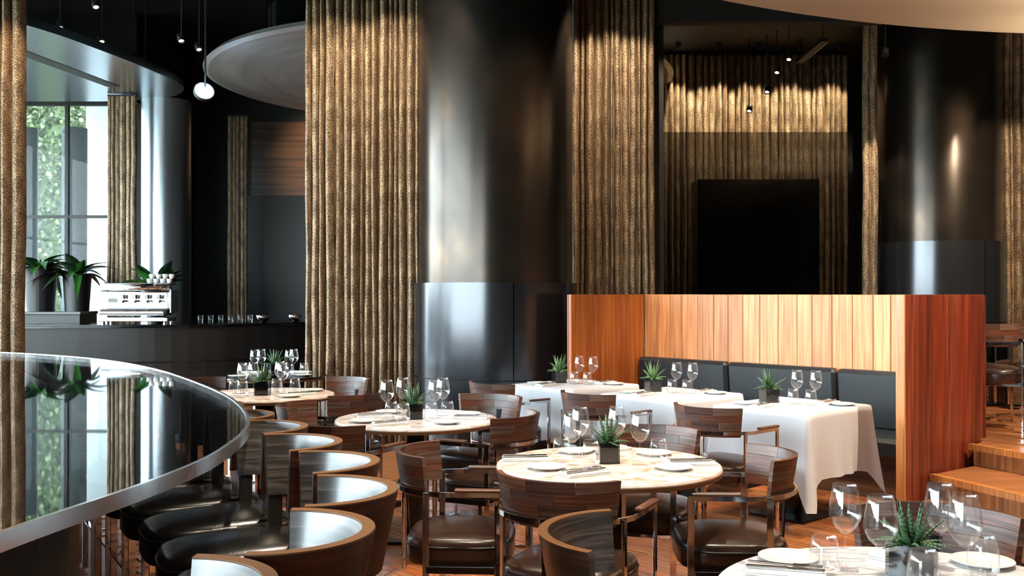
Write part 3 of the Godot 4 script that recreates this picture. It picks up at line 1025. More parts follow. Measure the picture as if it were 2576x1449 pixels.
func ceiling_pieces() -> void:
	# large plaster disc over the tables
	var st := S()
	var poly := []
	for k in 120:
		var a := TAU * k / 120
		poly.append(Vector2(5.9 + 8.0 * cos(a), 1.6 + 8.0 * sin(a)))
	# keep within the room
	var room := PackedVector2Array([Vector2(-9.5, -4.4), Vector2(8.95, -4.4), Vector2(8.95, 18), Vector2(-9.5, 18)])
	var cut := Geometry2D.intersect_polygons(PackedVector2Array(poly), room)[0]
	slab(st, Array(cut), 4.0, 4.12)
	whole("ceiling_disc", done(st), M.plaster_disc, "large cream plaster disc hung under the black ceiling", "", "", "structure")
	# round metal canopy over the bar
	var t := thing("ceiling_canopy", "round brushed metal canopy disc above the back bar", "canopy", P(-1.0, 4.5, 14.19))
	part(t, "disc", lathem([Vector2(0.0, 0.0), Vector2(3.2, 0.0), Vector2(3.27, 0.03), Vector2(3.2, 0.1), Vector2(2.5, 0.2)], 96, Vector3.ZERO, false), M.brushed_disc)
	part(t, "drum", lathem([Vector2(2.45, 0.19), Vector2(2.45, H - 4.5)], 64), M.black_gloss)
	for k in 2:
		var a := 3.6 + k * 0.09
		var b := Basis(Vector3.UP, a - PI / 2)
		part(t, "vent_panel", boxm(Vector3(0.15, 0.5, 0.02), 0.0, 1), M.black_matt, Transform3D(b, Vector3(cos(a) * 2.45, 0.55, -sin(a) * 2.45)))
	# long curved soffit by the windows
	var s := thing("ceiling_soffit", "curved polished metal soffit with dark slot above the tall window", "", Vector3.ZERO, 0.0, "", "structure")
	var edge := smooth_path([Vector2(-7.6, 7.6), Vector2(-6.2, 9.2), Vector2(-5.28, 10.66), Vector2(-4.91, 11.83), Vector2(-4.68, 13.0), Vector2(-4.6, 13.8), Vector2(-4.75, 14.3), Vector2(-5.1, 14.7), Vector2(-5.6, 14.9), Vector2(-6.2, 15.0)], 5)
	edge.append(Vector2(-9.5, 15.0))
	edge.append(Vector2(-9.5, 7.6))
	part(s, "underside", slabm(edge, 4.4, 4.5), M.steel)
	part(s, "air_slot", sweepm([P(-6.1, 4.398, 10.4), P(-5.9, 4.398, 11.9), P(-5.58, 4.398, 13.9)], 0.2, 0.006), M.black_matt)

func booth() -> void:
	var W := P(3.38, 0.0, 7.24)
	var th := 0.7395
	var t := thing("booth_partition", "tall timber booth partition of upright boards with red end panel", "partition", W, th)
	# back wall: honey boards, one by one
	var r := RandomNumberGenerator.new()
	r.seed = 4
	var z := 0.0
	var k := 0
	while z > -3.12:
		var w: float = minf(r.randf_range(0.13, 0.19), 3.13 + z)
		if w < 0.03: break
		part(t, "board", boxm(Vector3(0.035 + (k % 3) * 0.001, 1.49, w - 0.004), 0.003, 1, Vector3(0.02, 0.745, z - w * 0.5), Vector2(k * 0.43, k * 0.29)), M[["cedar_a", "cedar_b", "cedar_c"][r.randi() % 3]])
		z -= w
		k += 1
	part(t, "back_panel", boxm(Vector3(0.03, 1.488, 3.2), 0.0, 1, Vector3(0.054, 0.744, -1.56)), M.jarrah_b)
	# red end panel towards the stairs, and its pale front edge
	for j in 6:
		part(t, "end_board", boxm(Vector3(0.199, 1.492, 0.03), 0.0015, 1, Vector3(-1.1 + j * 0.2, 0.746, 0.035), Vector2(j * 0.57, j * 0.33)), M[["jarrah_a", "jarrah_b", "jarrah_c", "jarrah_a", "jarrah_c", "jarrah_b"][j]])
		part(t, "end_board", boxm(Vector3(0.199, 1.488, 0.016), 0.0015, 1, Vector3(-1.1 + j * 0.2, 0.744, 0.011), Vector2(j * 0.57, j * 0.33)), M.cedar_a)
	part(t, "front_edge", boxm(Vector3(0.016, 1.492, 0.06), 0.002, 1, Vector3(-1.207, 0.746, 0.025)), M.nosing_wood)
	# the other end
	for j in 5:
		part(t, "side_board", boxm(Vector3(0.199, 1.49, 0.03), 0.0015, 1, Vector3(-0.9 + j * 0.2, 0.745, -3.15), Vector2(j * 0.47, j * 0.23)), M[["amber_a", "amber_b", "amber_a", "amber_b", "amber_a"][j]])
	part(t, "side_panel", boxm(Vector3(1.0, 1.488, 0.02), 0.0, 1, Vector3(-0.5, 0.744, -3.176)), M.jarrah_b)
	# upholstered bench
	var b := thing("banquette_bench", "slate leather banquette bench along the booth's honey board wall", "bench", W, th)
	part(b, "plinth", boxm(Vector3(0.5, 0.3, 3.08), 0.004, 2, Vector3(-0.26, 0.15, -1.555)), M.brown_panel)
	for c in [[0.0, -1.05], [-1.05, -2.09], [-2.09, -3.11]]:
		var l: float = c[0] - c[1] - 0.012
		var m: float = (c[0] + c[1]) * 0.5
		part(b, "seat_cushion", boxm(Vector3(0.56, 0.15, l), 0.03, 2, Vector3(-0.32, 0.38, m)), M.leather_slate)
		var tilt := Transform3D(Basis(Vector3(0, 0, 1), 0.08), Vector3(-0.075, 0.67, m))
		part(b, "back_cushion", boxm(Vector3(0.10, 0.46, l), 0.028, 2), M.leather_slate, tilt)

func stairs() -> void:
	var t := thing("platform_stairs", "timber steps with pale nosings rising beside the red end panel", "stairs")
	var n1 := smooth_path([Vector2(2.50, 6.36), Vector2(2.6, 6.1), Vector2(2.74, 5.71), Vector2(2.87, 5.2), Vector2(2.98, 4.4)], 4)
	var n2 := smooth_path([Vector2(2.80, 6.62), Vector2(2.87, 6.42), Vector2(3.05, 5.92), Vector2(3.26, 5.2), Vector2(3.4, 4.4)], 4)
	var n3 := smooth_path([Vector2(3.21, 6.96), Vector2(3.27, 6.82), Vector2(3.42, 6.45), Vector2(3.65, 5.6), Vector2(3.8, 4.4)], 4)
	var noses := [n1, n2, n3]
	for k in 3:
		var y := 0.15 * (k + 1)
		var riser := []
		var nose := []
		for p in noses[k]:
			riser.append(P(p.x + 0.03, y - 0.095, p.y + 0.008))
			nose.append(P(p.x, y - 0.021, p.y))
		part(t, "riser", sweepm(riser, 0.02, 0.108), M.tread_wood)
		part(t, "nosing", sweepm(nose, 0.05, 0.042), M.nosing_wood)
		if k < 2:
			var poly := []
			for p in noses[k]: poly.append(Vector2(p.x + 0.024, p.y))
			var rev: Array = noses[k + 1].duplicate()
			rev.reverse()
			for p in rev: poly.append(Vector2(p.x + 0.06, p.y))
			var st := S()
			slab(st, poly, y - 0.04, y - 0.0005)
			part(t, "tread", done(st), M.tread_wood)
	# raised floor
	var fl := thing("floor_platform", "raised timber floor behind the booth", "", Vector3.ZERO, 0.0, "", "structure")
	var poly2 := []
	var back3: Array = n3.duplicate()
	back3.reverse()
	poly2.append(Vector2(8.9, 4.4))
	for p in back3: poly2.append(Vector2(p.x + 0.024, p.y))
	poly2.append_array([Vector2(3.5, 7.3), Vector2(1.75, 9.25), Vector2(1.75, 17.9), Vector2(8.9, 17.9)])
	poly2.reverse()
	part(fl, "deck", slabm(poly2, 0.0, 0.437), M.tread_wood)
	planks(fl, 3.3, 5.6, 6.4, 10.4, 0.449, 0.105, 1.35, func(c): return c.x / c.y > 0.44 and c.y + 2.3 * (c.x - 3.32) > 7.6)

# ------------------------------------------------------------------ the bar
func bar() -> void:
	var pts := [Vector2(-1.12, 0.7), Vector2(-1.04, 1.3), Vector2(-0.955, 1.9), Vector2(-0.862, 2.4), Vector2(-0.838, 2.87), Vector2(-0.925, 3.49), Vector2(-1.2, 4.25), Vector2(-1.62, 5.07), Vector2(-2.1, 5.87), Vector2(-2.65, 6.6), Vector2(-3.3, 7.2), Vector2(-4.2, 7.72), Vector2(-5.6, 8.05)]
	for k in pts.size(): pts[k] = pts[k] * 1.044
	var edge := smooth_path(pts, 14)
	var t := thing("bar_counter", "curved black bar counter with smoked glass top and chrome edge", "counter")
	var poly: Array = edge.duplicate()
	poly.append_array([Vector2(-6.6, 8.05), Vector2(-6.6, 0.7)])
	part(t, "glass_top", slabm(poly, 1.016, 1.03), M.counter_glass)
	var strip := []
	for p in edge: strip.append(P(p.x, 1.0135, p.y))
	part(t, "chrome_edge", sweepm(strip, 0.012, 0.04), M.edge_steel)
	# body set well back under the top
	var body := []
	for i in edge.size():
		var a: Vector2 = edge[maxi(i - 1, 0)]
		var b: Vector2 = edge[mini(i + 1, edge.size() - 1)]
		var e := (b - a).normalized()
		body.append(edge[i] + Vector2(-e.y, e.x) * lerpf(0.26, 0.62, smoothstep(2.3, 3.6, edge[i].y)))
	body.append_array([Vector2(-6.4, 7.3), Vector2(-6.4, 0.9)])
	var cleaned := Geometry2D.merge_polygons(PackedVector2Array(body), PackedVector2Array())
	part(t, "body", slabm(Array(cleaned[0]) if cleaned.size() else body, 0.0, 0.96), M.dark_panel)
	for i in range(7, edge.size() - 14, 21):
		var q: Vector2 = body[i]
		part(t, "bracket", boxm(Vector3(0.06, 0.06, 0.06), 0.004, 0, P(q.x - 0.08, 0.985, q.y)), M.dark_steel)
	# stools, evenly along the edge
	var stool0 := make_stool()
	var ordinal := ["first", "second", "third", "fourth", "fifth", "sixth", "seventh"]
	var spots := [[-0.60, 1.66, 1.0, -0.1], [-0.49, 2.06, 1.0, 0.0], [-0.49, 2.48, 0.99, 0.12], [-0.59, 2.89, 0.95, 0.3], [-0.765, 3.27, 0.9, 0.43], [-0.955, 3.64, 0.87, 0.49], [-1.165, 4.0, 0.86, 0.5]]
	for k in 6: spots.append([-1.385 - k * 0.222, 4.36 + k * 0.36, 0.85, 0.52])
	for n in spots.size():
		var e: Array = spots[n]
		var lab := ""
		var grp := "bar stools along the glass counter"
		if n < 7: lab = "dark curved-back leather bar stool, %s clear of the counter top" % ordinal[n]
		else:
			lab = "dark curved-back bar stool on the far curve, showing through the glass counter"
			grp = "bar stools showing through the counter glass"
		var o: Node3D = stool0 if n == 0 else copy_of(stool0, "bar_stool", lab, Vector3.ZERO, 0.0, grp)
		tag(o, lab, "stool", grp)
		o.position = P(e[0], 0, e[1])
		o.rotation.y = yaw_to(-e[2], -e[3])

func back_bar() -> void:
	# black working counter behind the bar
	var t := thing("back_bar_counter", "long glossy black back counter under the espresso machine", "counter")
	var front := smooth_path([Vector2(-6.6, 12.35), Vector2(-5.2, 12.6), Vector2(-4.2, 12.9), Vector2(-3.2, 13.6), Vector2(-2.5, 14.6)], 5)
	var poly: Array = front.duplicate()
	poly.append_array([Vector2(-2.5, 15.4), Vector2(-3.6, 14.6), Vector2(-4.4, 13.75), Vector2(-6.6, 13.2)])
	part(t, "worktop", slabm(poly, 1.06, 1.1), M.black_gloss)
	var low := []
	for p in poly: low.append(Vector2(p.x - 0.02, p.y + 0.05))
	part(t, "carcass", slabm(low, 0.0, 1.06), M.dark_panel)
	var edge := []
	for p in front: edge.append(P(p.x, 1.085, p.y - 0.006))
	part(t, "edge_strip", sweepm(edge, 0.006, 0.012), M.dark_steel)
	var rail := []
	for p in front: rail.append(P(p.x + 0.03, 0.62, p.y - 0.06))
	part(t, "foot_rail", sweepm(rail, 0.02, 0.02, Vector3.UP, 8), M.dark_steel)
	# tall black screen behind
	var s := thing("bar_screen", "tall black panel wall behind the back counter", "screen", P(-2.2, 0, 17.3))
	for k in 4:
		part(s, "panel", boxm(Vector3(1.29, 3.2, 0.06), 0.004, 1, Vector3(-1.95 + k * 1.3, 1.6, 0)), M.dark_panel)
	# warm timber wall panel above it
	var w := thing("wall_panel", "warm brown timber panelling on the upper far wall", "panelling", P(-2.4, 0, 17.93), 0.0, "", "structure")
	for k in 5:
		part(w, "panel", boxm(Vector3(0.995, 4.6, 0.06), 0.003, 1, Vector3(-1.8 + k, 2.3, 0)), M.brown_panel)
	# ledge with planters
	var l := thing("window_ledge", "black box ledge under the tall window carrying two planters", "ledge", P(-6.9, 0, 13.9))
	part(l, "top", boxm(Vector3(2.0, 0.04, 0.62), 0.004, 0, Vector3(0, 1.23, 0)), M.black_gloss)
	part(l, "box", boxm(Vector3(1.96, 1.21, 0.56), 0.004, 0, Vector3(0, 0.605, 0)), M.dark_panel)
	planter(P(-6.58, 1.25, 13.85), 0.23, 0.60, "tall black planter with drooping broad leaves standing against the window column", 3, 20)
	planter(P(-6.06, 1.25, 13.85), 0.19, 0.52, "slimmer black planter with spreading broad leaves near the window curtain", 8, 19)
	espresso()
	# leafy plant behind the machine
	var pl := thing("leafy_plant", "bright green bushy plant in a dark pot behind the espresso machine", "plant", P(-4.72, 1.1, 13.2))
	part(pl, "pot", lathem([Vector2(0.0, 0.0), Vector2(0.11, 0.0), Vector2(0.16, 0.52), Vector2(0.14, 0.52), Vector2(0.0, 0.5)], 20, Vector3.ZERO, false), M.planter_black)
	var lm := broad_leaf(0.4, 0.16, 0.35)
	var r := RandomNumberGenerator.new()
	r.seed = 12
	for k in 26:
		var az := k * 2.4 + r.randf() * 0.4
		var tilt := r.randf_range(0.2, 1.15)
		var b := Basis(Vector3.UP, az) * Basis(Vector3(1, 0, 0), tilt)
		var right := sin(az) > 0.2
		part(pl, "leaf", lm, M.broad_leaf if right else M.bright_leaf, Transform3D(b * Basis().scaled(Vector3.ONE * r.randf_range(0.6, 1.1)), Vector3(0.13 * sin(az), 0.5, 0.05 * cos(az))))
	# bowls and cups along the counter
	var bowl := lathem([Vector2(0.0, 0.0), Vector2(0.05, 0.0), Vector2(0.085, 0.06), Vector2(0.1, 0.1), Vector2(0.094, 0.1), Vector2(0.075, 0.05), Vector2(0.0, 0.012)], 20)
	for k in 3:
		var x: float = [-3.42, -3.05, -2.86][k]
		var d: float = [13.65, 13.95, 14.25][k]
		whole("steel_bowl", bowl, M.chrome, "small shiny bowl on the receding end of the back counter", "bowl", "bowls on the back counter", "", Transform3D(Basis(), P(x, 1.1, d)))
	for k in 6:
		whole("bar_glass", lathem([Vector2(0.0, 0.0), Vector2(0.03, 0.0), Vector2(0.036, 0.11), Vector2(0.033, 0.11), Vector2(0.028, 0.008), Vector2(0.0, 0.008)], 14), M.clear_glass, "small clear glass standing beside the espresso machine", "glass", "glasses on the back counter", "", Transform3D(Basis(), P(-4.12 + k * 0.11, 1.1, 13.15 + k * 0.08)))

func broad_leaf(l: float, w: float, curl: float) -> ArrayMesh:
	var st := S(true)
	var rows := []
	var n := 8
	for i in n + 1:
		var v := float(i) / n
		var wd := w * sin(PI * pow(v, 0.8)) + 0.004
		var c := Vector3(0, l * v * (1.0 - 0.3 * curl * v), l * curl * v * v)
		var a := PackedVector3Array()
		for k in [-0.5, -0.25, 0.0, 0.25, 0.5]:
			a.append(c + Vector3(k * wd, 0, -absf(k) * wd * 0.45))
		rows.append(a)
	for i in n:
		for j in 4:
			for side in [-1.0, 1.0]:
				var o := Vector3(0, 0, side * 9.0)
				var e := Vector3(0, 0, -side * 0.0006)
				qo(st, rows[i][j] + e, rows[i][j + 1] + e, rows[i + 1][j + 1] + e, rows[i + 1][j] + e, o)
	return done(st)

func planter(at: Vector3, r0: float, h: float, label: String, sd: int, count: int) -> void:
	var t := thing("leafy_planter", label, "plant", at)
	part(t, "pot", lathem([Vector2(0.0, 0.0), Vector2(r0 * 0.82, 0.0), Vector2(r0, h), Vector2(r0 - 0.02, h), Vector2(r0 - 0.03, h - 0.04), Vector2(0.0, h - 0.04)], 32, Vector3.ZERO, false), M.planter_black)
	part(t, "soil", lathem([Vector2(r0 - 0.03, h - 0.035), Vector2(0.0, h - 0.03)], 24), M.soil)
	var r := RandomNumberGenerator.new()
	r.seed = sd
	var lm := [broad_leaf(0.50, 0.16, 0.75), broad_leaf(0.40, 0.17, 0.4), broad_leaf(0.54, 0.14, 1.0)]
	for k in count:
		var az := k * 2.4 + r.randf() * 0.5
		var tilt := r.randf_range(0.3, 1.25)
		var b := Basis(Vector3.UP, az) * Basis(Vector3(1, 0, 0), tilt)
		part(t, "leaf", lm[k % 3], M.broad_leaf if k % 4 else M.bright_leaf, Transform3D(b * Basis().scaled(Vector3.ONE * r.randf_range(0.75, 1.15)), Vector3(0.06 * sin(az), h - 0.03, 0.06 * cos(az))))
	part(t, "stem", sweepm([Vector3(0, h - 0.1, 0), Vector3(0.01, h + 0.12, 0.01)], 0.03, 0.03, Vector3(0, 0, 1), 8), M.stem_green)

func espresso() -> void:
	var t := thing("espresso_machine", "polished steel espresso machine on the black back counter", "coffee machine", P(-4.78, 1.1, 12.72), 0.06)
	part(t, "base_tray", boxm(Vector3(0.86, 0.05, 0.42), 0.008, 0, Vector3(0, 0.07, 0.02)), M.steel)
	for sx in [-0.38, 0.38]:
		for sz in [-0.13, 0.17]:
			part(t, "foot", lathem([Vector2(0.0, 0.0), Vector2(0.022, 0.0), Vector2(0.018, 0.05), Vector2(0.0, 0.05)], 12, Vector3(sx, 0, sz), false), M.chrome)
	part(t, "drip_tray", boxm(Vector3(0.84, 0.08, 0.4), 0.03, 0, Vector3(-0.01, 0.16, 0.05)), M.steel)
	part(t, "body", boxm(Vector3(0.80, 0.22, 0.3), 0.012, 0, Vector3(0.03, 0.31, -0.05)), M.steel)
	part(t, "side_panel", boxm(Vector3(0.02, 0.30, 0.34), 0.006, 1, Vector3(0.44, 0.3, -0.03)), M.chrome)
	part(t, "control_plate", boxm(Vector3(0.11, 0.05, 0.01), 0.002, 0, Vector3(-0.29, 0.31, 0.105)), M.black_gloss)
	for k in 4:
		var x: float = -0.14 + k * 0.15
		var g := part(t, "group_head", lathem([Vector2(0.0, 0.0), Vector2(0.032, 0.0), Vector2(0.036, 0.05), Vector2(0.0, 0.055)], 16, Vector3(x, 0.33, 0.13), false), M.chrome)
		part(g, "portafilter", lathem([Vector2(0.0, 0.0), Vector2(0.03, 0.01), Vector2(0.034, 0.03), Vector2(0.0, 0.035)], 16, Vector3(x, 0.285, 0.13), false), M.chrome)
		part(g, "handle", sweepm([Vector3(x, 0.305, 0.15), Vector3(x + 0.03, 0.29, 0.27)], 0.024, 0.024, Vector3.UP, 10), M.black_matt)
	var top := []
	for k in 11:
		var a: float = lerpf(-0.3, PI + 0.2, k / 10.0)
		top.append(Vector2(sin(a), cos(a)))
	part(t, "top_rail", sweepm([Vector3(-0.44, 0.48, 0.06), Vector3(0.42, 0.48, 0.06)], 0.11, 0.11, Vector3.UP, 18), M.chrome)
	part(t, "cup_shelf", boxm(Vector3(0.82, 0.02, 0.3), 0.004, 0, Vector3(0, 0.52, -0.06)), M.steel)
	part(t, "steam_wand", sweepm([Vector3(0.39, 0.42, 0.12), Vector3(0.41, 0.3, 0.17), Vector3(0.42, 0.2, 0.16)], 0.012, 0.012, Vector3(0, 0, 1), 8), M.chrome)
	var cup := lathem([Vector2(0.0, 0.0), Vector2(0.024, 0.0), Vector2(0.034, 0.03), Vector2(0.037, 0.058), Vector2(0.034, 0.058), Vector2(0.03, 0.02), Vector2(0.0, 0.006)], 16)
	for k in 8:
		var c := thing("espresso_cup", "white espresso cup stacked on top of the espresso machine", "cup", P(-4.66 + (k % 4) * 0.085 + (k / 4) * 0.03, 1.63 + 0.059 * (k / 4), 12.78), 0.4 * k, "cups on the espresso machine")
		part(c, "cup_body", cup, M.china)
		part(c, "handle", sweepm([Vector3(0.034, 0.045, 0), Vector3(0.052, 0.04, 0), Vector3(0.052, 0.022, 0), Vector3(0.032, 0.016, 0)], 0.006, 0.006, Vector3(0, 0, 1), 6), M.china)

func exterior() -> void:
	wall_box("ground_outside", -40.0, -5.0, -0.3, -0.1, 15.4, 40.0, M.outer_ground)
	wall_box("ground_terrace", -40.0, -9.9, -0.3, -0.1, -12.0, 15.4, M.outer_ground)
	var c := thing("terrace_column", "smooth grey round column standing outside behind the window mullion", "column", P(-7.42, -0.1, 16.85))
	part(c, "shaft", lathem([Vector2(0.2, 0.0), Vector2(0.2, 4.35)], 40), M.outer_column)
	part(c, "capital", lathem([Vector2(0.2, 4.3), Vector2(0.2, 4.4), Vector2(0.0, 4.4)], 40, Vector3.ZERO, false), M.outer_column)
	copy_of(c, "terrace_column", "smooth grey round column outside beside the cut-off gold curtain", P(-8.26, -0.1, 16.85))
	wall_box("wall_terrace", -7.98, -4.9, -0.1, 6.0, 18.6, 18.9, M.outer_wall)
	# hedges: one seen through the far window, one along the terrace
	for k in 2:
		var t := thing("clipped_hedge", ["tall sunlit hedge outside between the two window columns", "long low hedge along the terrace outside the side windows"][k], "hedge")
		var lo: Vector3 = [P(-14.0, -0.1, 22.0), P(-19.0, -0.1, 15.0)][k]
		var hi: Vector3 = [P(-8.6, 7.5, 20.8), P(-18.0, 1.6, 0.0)][k]
		var sz := (hi - lo).abs()
		part(t, "core", boxm(sz - Vector3(0.1, 0.1, 0.1)), M.hedge_core, Transform3D(Basis(), (lo + hi) * 0.5))
		var mm := MultiMesh.new()
		mm.transform_format = MultiMesh.TRANSFORM_3D
		mm.use_colors = true
		mm.mesh = broad_leaf(0.12, 0.085, 0.3)
		var n: int = [14000, 4000][k]
		mm.instance_count = n
		var r := RandomNumberGenerator.new()
		r.seed = 40 + k
		for i in n:
			var p := Vector3(r.randf_range(minf(lo.x, hi.x), maxf(lo.x, hi.x)), r.randf_range(0.0, hi.y), r.randf_range(minf(lo.z, hi.z), maxf(lo.z, hi.z)))
			if k == 0:
				p.z = maxf(lo.z, hi.z) + r.randf_range(-0.15, 0.12)
			else:
				if r.randf() < 0.6: p.x = maxf(lo.x, hi.x) + r.randf_range(-0.12, 0.1)
				else: p.y = hi.y + r.randf_range(-0.1, 0.08)
			var b := Basis.from_euler(Vector3(r.randf_range(-1.2, 1.2), r.randf() * TAU, r.randf_range(-1.2, 1.2)))
			mm.set_instance_transform(i, Transform3D(b, p))
			var g := r.randf()
			mm.set_instance_color(i, Color(0.018, 0.032, 0.008).lerp(Color(0.13, 0.16, 0.055), g * g))
		var mi := MultiMeshInstance3D.new()
		mi.name = "leaf_cover"
		mi.multimesh = mm
		mi.material_override = M.hedge_leaf
		mi.set_meta("kind", "stuff")
		t.add_child(mi)

# ------------------------------------------------------------------ tables, chairs and what lies on them
func dress(which: String, h: float, wines: Array, tumblers: Array, plates: Array, naps: Array) -> void:
	for w in wines: glass_thing("wine_glass", "clear stemmed wine glass on " + which, Vector3(w.x, h, w.z), "wine glasses on " + which)
	for w in tumblers: glass_thing("water_tumbler", "clear stemless tumbler on " + which, Vector3(w.x, h, w.z), "tumblers on " + which)
	for w in plates: plate("small white bread plate on " + which, Vector3(w.x, h, w.z), "bread plates on " + which)
	for n in naps:
		var at := Vector3(n[0].x, h, n[0].z)
		napkin("folded white napkin on " + which, at, n[1], "napkins on " + which)
		if n.size() > 2:
			var side := Vector3(sin(n[1]), 0, cos(n[1]))
			cutlery("table_knife", "steel table knife lying on a napkin on " + which, at + side * 0.012 + Vector3(0, 0.0178, 0), n[1] + 0.05, "knives on " + which)
			cutlery("table_fork", "steel fork lying on a napkin on " + which, at - side * 0.022 + Vector3(0, 0.0178, 0), n[1] - 0.06, "forks on " + which)

func off(c: Vector3, list: Array) -> Array:
	var out := []
	for e in list: out.append(c + Vector3(e[0], 0, -e[1]))
	return out

func tables_and_chairs() -> void:
	# --- round tables
	var tf := P(1.0, 0, 2.47)
	var t1 := P(0.425, 0, 4.39)
	var t2 := P(-0.574, 0, 5.97)
	var t3 := P(-1.83, 0, 7.42)
	var t4 := P(-2.2, 0, 9.15)
	round_table(tf, 0.49, M.marble_grey, "round grey-veined marble table beside the platform stairs")
	round_table(t1, 0.495, M.marble_cream, "round cream marble table in front of the clothed booth tables")
	round_table(t2, 0.485, M.marble_white, "round pale marble table in front of the huge bronze column")
	round_table(t3, 0.50, M.marble_white, "round pale marble table beyond the curve of the glass counter")
	round_table(t4, 0.50, M.black_gloss, "dim round table standing by the black back counter")
	# place settings, read from where each thing stands
	dress("the table beside the stairs", 0.75,
		[P(0.904, 0, 2.70), P(0.945, 0, 2.55), P(1.167, 0, 2.71), P(1.165, 0, 2.56)],
		[P(0.826, 0, 2.63), P(1.03, 0, 2.49), P(1.245, 0, 2.63)],
		[P(0.775, 0, 2.79), P(1.30, 0, 2.75)],
		[[P(0.73, 0, 2.66), -0.3, 1], [P(0.82, 0, 2.5), -0.25], [P(1.11, 0, 2.86), 0.75]])
	succulent("striped succulent in a glass cube on the table beside the stairs", P(1.055, 0.75, 2.63), false, 0.4, 1.1)
	dress("the cream marble table", 0.75,
		[P(0.26, 0, 4.33), P(0.31, 0, 4.54), P(0.48, 0, 4.56), P(0.56, 0, 4.35)],
		[P(0.22, 0, 4.42), P(0.342, 0, 4.31), P(0.645, 0, 4.38)],
		[P(0.15, 0, 4.25), P(0.69, 0, 4.24), P(0.30, 0, 4.68), P(0.66, 0, 4.62)],
		[[P(0.06, 0, 4.47), -0.05, 1], [P(0.30, 0, 4.12), 0.55, 1], [P(0.79, 0, 4.36), 0.05, 1], [P(0.47, 0, 4.74), 0.7]])
	succulent("striped succulent in a glass cube on the cream marble table", P(0.425, 0.75, 4.41), false, 0.1, 1.08)
	dress("the table by the huge column", 0.75,
		off(t2, [[-0.175, -0.02], [-0.1, 0.16], [0.11, 0.0], [0.15, 0.13]]),
		off(t2, [[-0.14, -0.09], [-0.06, -0.17], [0.1, -0.13], [0.19, -0.06]]),
		off(t2, [[-0.29, -0.18], [0.2, -0.24], [0.3, 0.16], [-0.2, 0.26]]),
		[[t2 + Vector3(-0.26, 0, -0.06), 0.2, 1], [t2 + Vector3(-0.12, 0, 0.28), 0.5, 1], [t2 + Vector3(0.33, 0, 0.02), -0.2, 1]])
	succulent("striped succulent in a glass cube on the table by the huge column", t2 + Vector3(-0.01, 0.75, 0.03), false, 0.2, 1.1)
	dress("the table beyond the counter curve", 0.75,
		off(t3, [[-0.18, 0.0], [-0.12, 0.08], [0.12, 0.0], [0.06, 0.17]]),
		off(t3, [[-0.22, -0.08], [-0.14, -0.15], [0.06, 0.06], [0.2, 0.05]]),
		off(t3, [[-0.3, -0.1], [0.22, -0.22], [0.3, 0.21]]),
		[[t3 + Vector3(-0.2, 0, 0.26), 0.3, 1], [t3 + Vector3(0.27, 0, 0.05), 0.3, 1]])
	succulent("striped succulent in a glass cube on the table beyond the counter curve", t3 + Vector3(-0.01, 0.75, 0.08), false, 0.0, 1.2)
	dress("the dim table by the back counter", 0.75,
		off(t4, [[-0.17, 0.0], [-0.13, 0.09], [0.15, 0.0], [0.17, 0.1]]),
		off(t4, [[-0.26, -0.08], [0.18, -0.13], [0.28, 0.03]]),
		off(t4, [[-0.26, -0.24], [0.3, -0.12]]),
		[[t4 + Vector3(-0.24, 0, -0.2), 0.2], [t4 + Vector3(0.2, 0, -0.24), -0.2]])
	succulent("striped succulent in a glass cube on the dim table by the back counter", t4 + Vector3(0.02, 0.75, 0.0), false, 0.5, 1.2)
	# --- clothed booth tables
	var W := P(3.38, 0.0, 7.24)
	var th := 0.7395
	var B := Basis(Vector3.UP, th)
	var names := ["the clothed table beside the red end panel", "the middle clothed booth table", "the clothed table next to the huge column"]
	var labels := ["square booth table under a white cloth beside the red end panel", "square booth table under a white cloth between two others", "square booth table under a white cloth next to the huge column"]
	var zs := [-0.63, -1.66, -2.68]
	for k in 3:
		var c := W + B * Vector3(-1.43, 0, zs[k])
		var t := thing("booth_table", labels[k], "table", c, th)
		part(t, "table_top", boxm(Vector3(0.765, 0.03, 0.685), 0.004, 0, Vector3(0, 0.728, 0)), M.walnut_a)
		part(t, "pedestal", boxm(Vector3(0.09, 0.70, 0.09), 0.003, 1, Vector3(0, 0.363, 0)), M.black_gloss)
		part(t, "base_plate", boxm(Vector3(0.42, 0.014, 0.42), 0.003, 0, Vector3(0, 0.009, 0)), M.dark_steel)
		var cl := whole("white_tablecloth", cloth_mesh(0.815, 0.735, 0.747, 0.42, 0.6, 3 + k * 5), M.linen, "white linen cloth draped over " + names[k].trim_prefix("the ").replace("clothed ", ""), "tablecloth", "", "", Transform3D(B, c))
		cl.set_meta("label", ["white linen cloth on the booth table beside the red end panel", "white linen cloth on the middle booth table", "white linen cloth on the booth table next to the huge column"][k])
		var loc := func(x: float, z: float) -> Vector3: return c + B * Vector3(x, 0.75, z)
		var top := 0.7475
		var lift := Vector3(0, top, 0)
		dress(names[k], top,
			[loc.call(0.06, 0.0), loc.call(0.1, 0.12)],
			[loc.call(-0.02, 0.02), loc.call(0.02, 0.13)],
			[loc.call(0.2, 0.26), loc.call(-0.22, -0.22)],
			[[loc.call(0.24, 0.13), th + 0.1, 1], [loc.call(-0.26, -0.06), th + 0.1, 1]])
		succulent(["pale spiky succulent in a glass cube on the clothed table beside the red end panel", "pale spiky succulent in a glass cube on the middle clothed booth table", "pale spiky succulent in a glass cube on the clothed table next to the huge column"][k], c + B * Vector3(0.0, 0.0, -0.18) + lift, k > 0, 0.3, 1.2)
	# --- chairs
	var chair0 := make_chair("dining_chair")
	var first := true
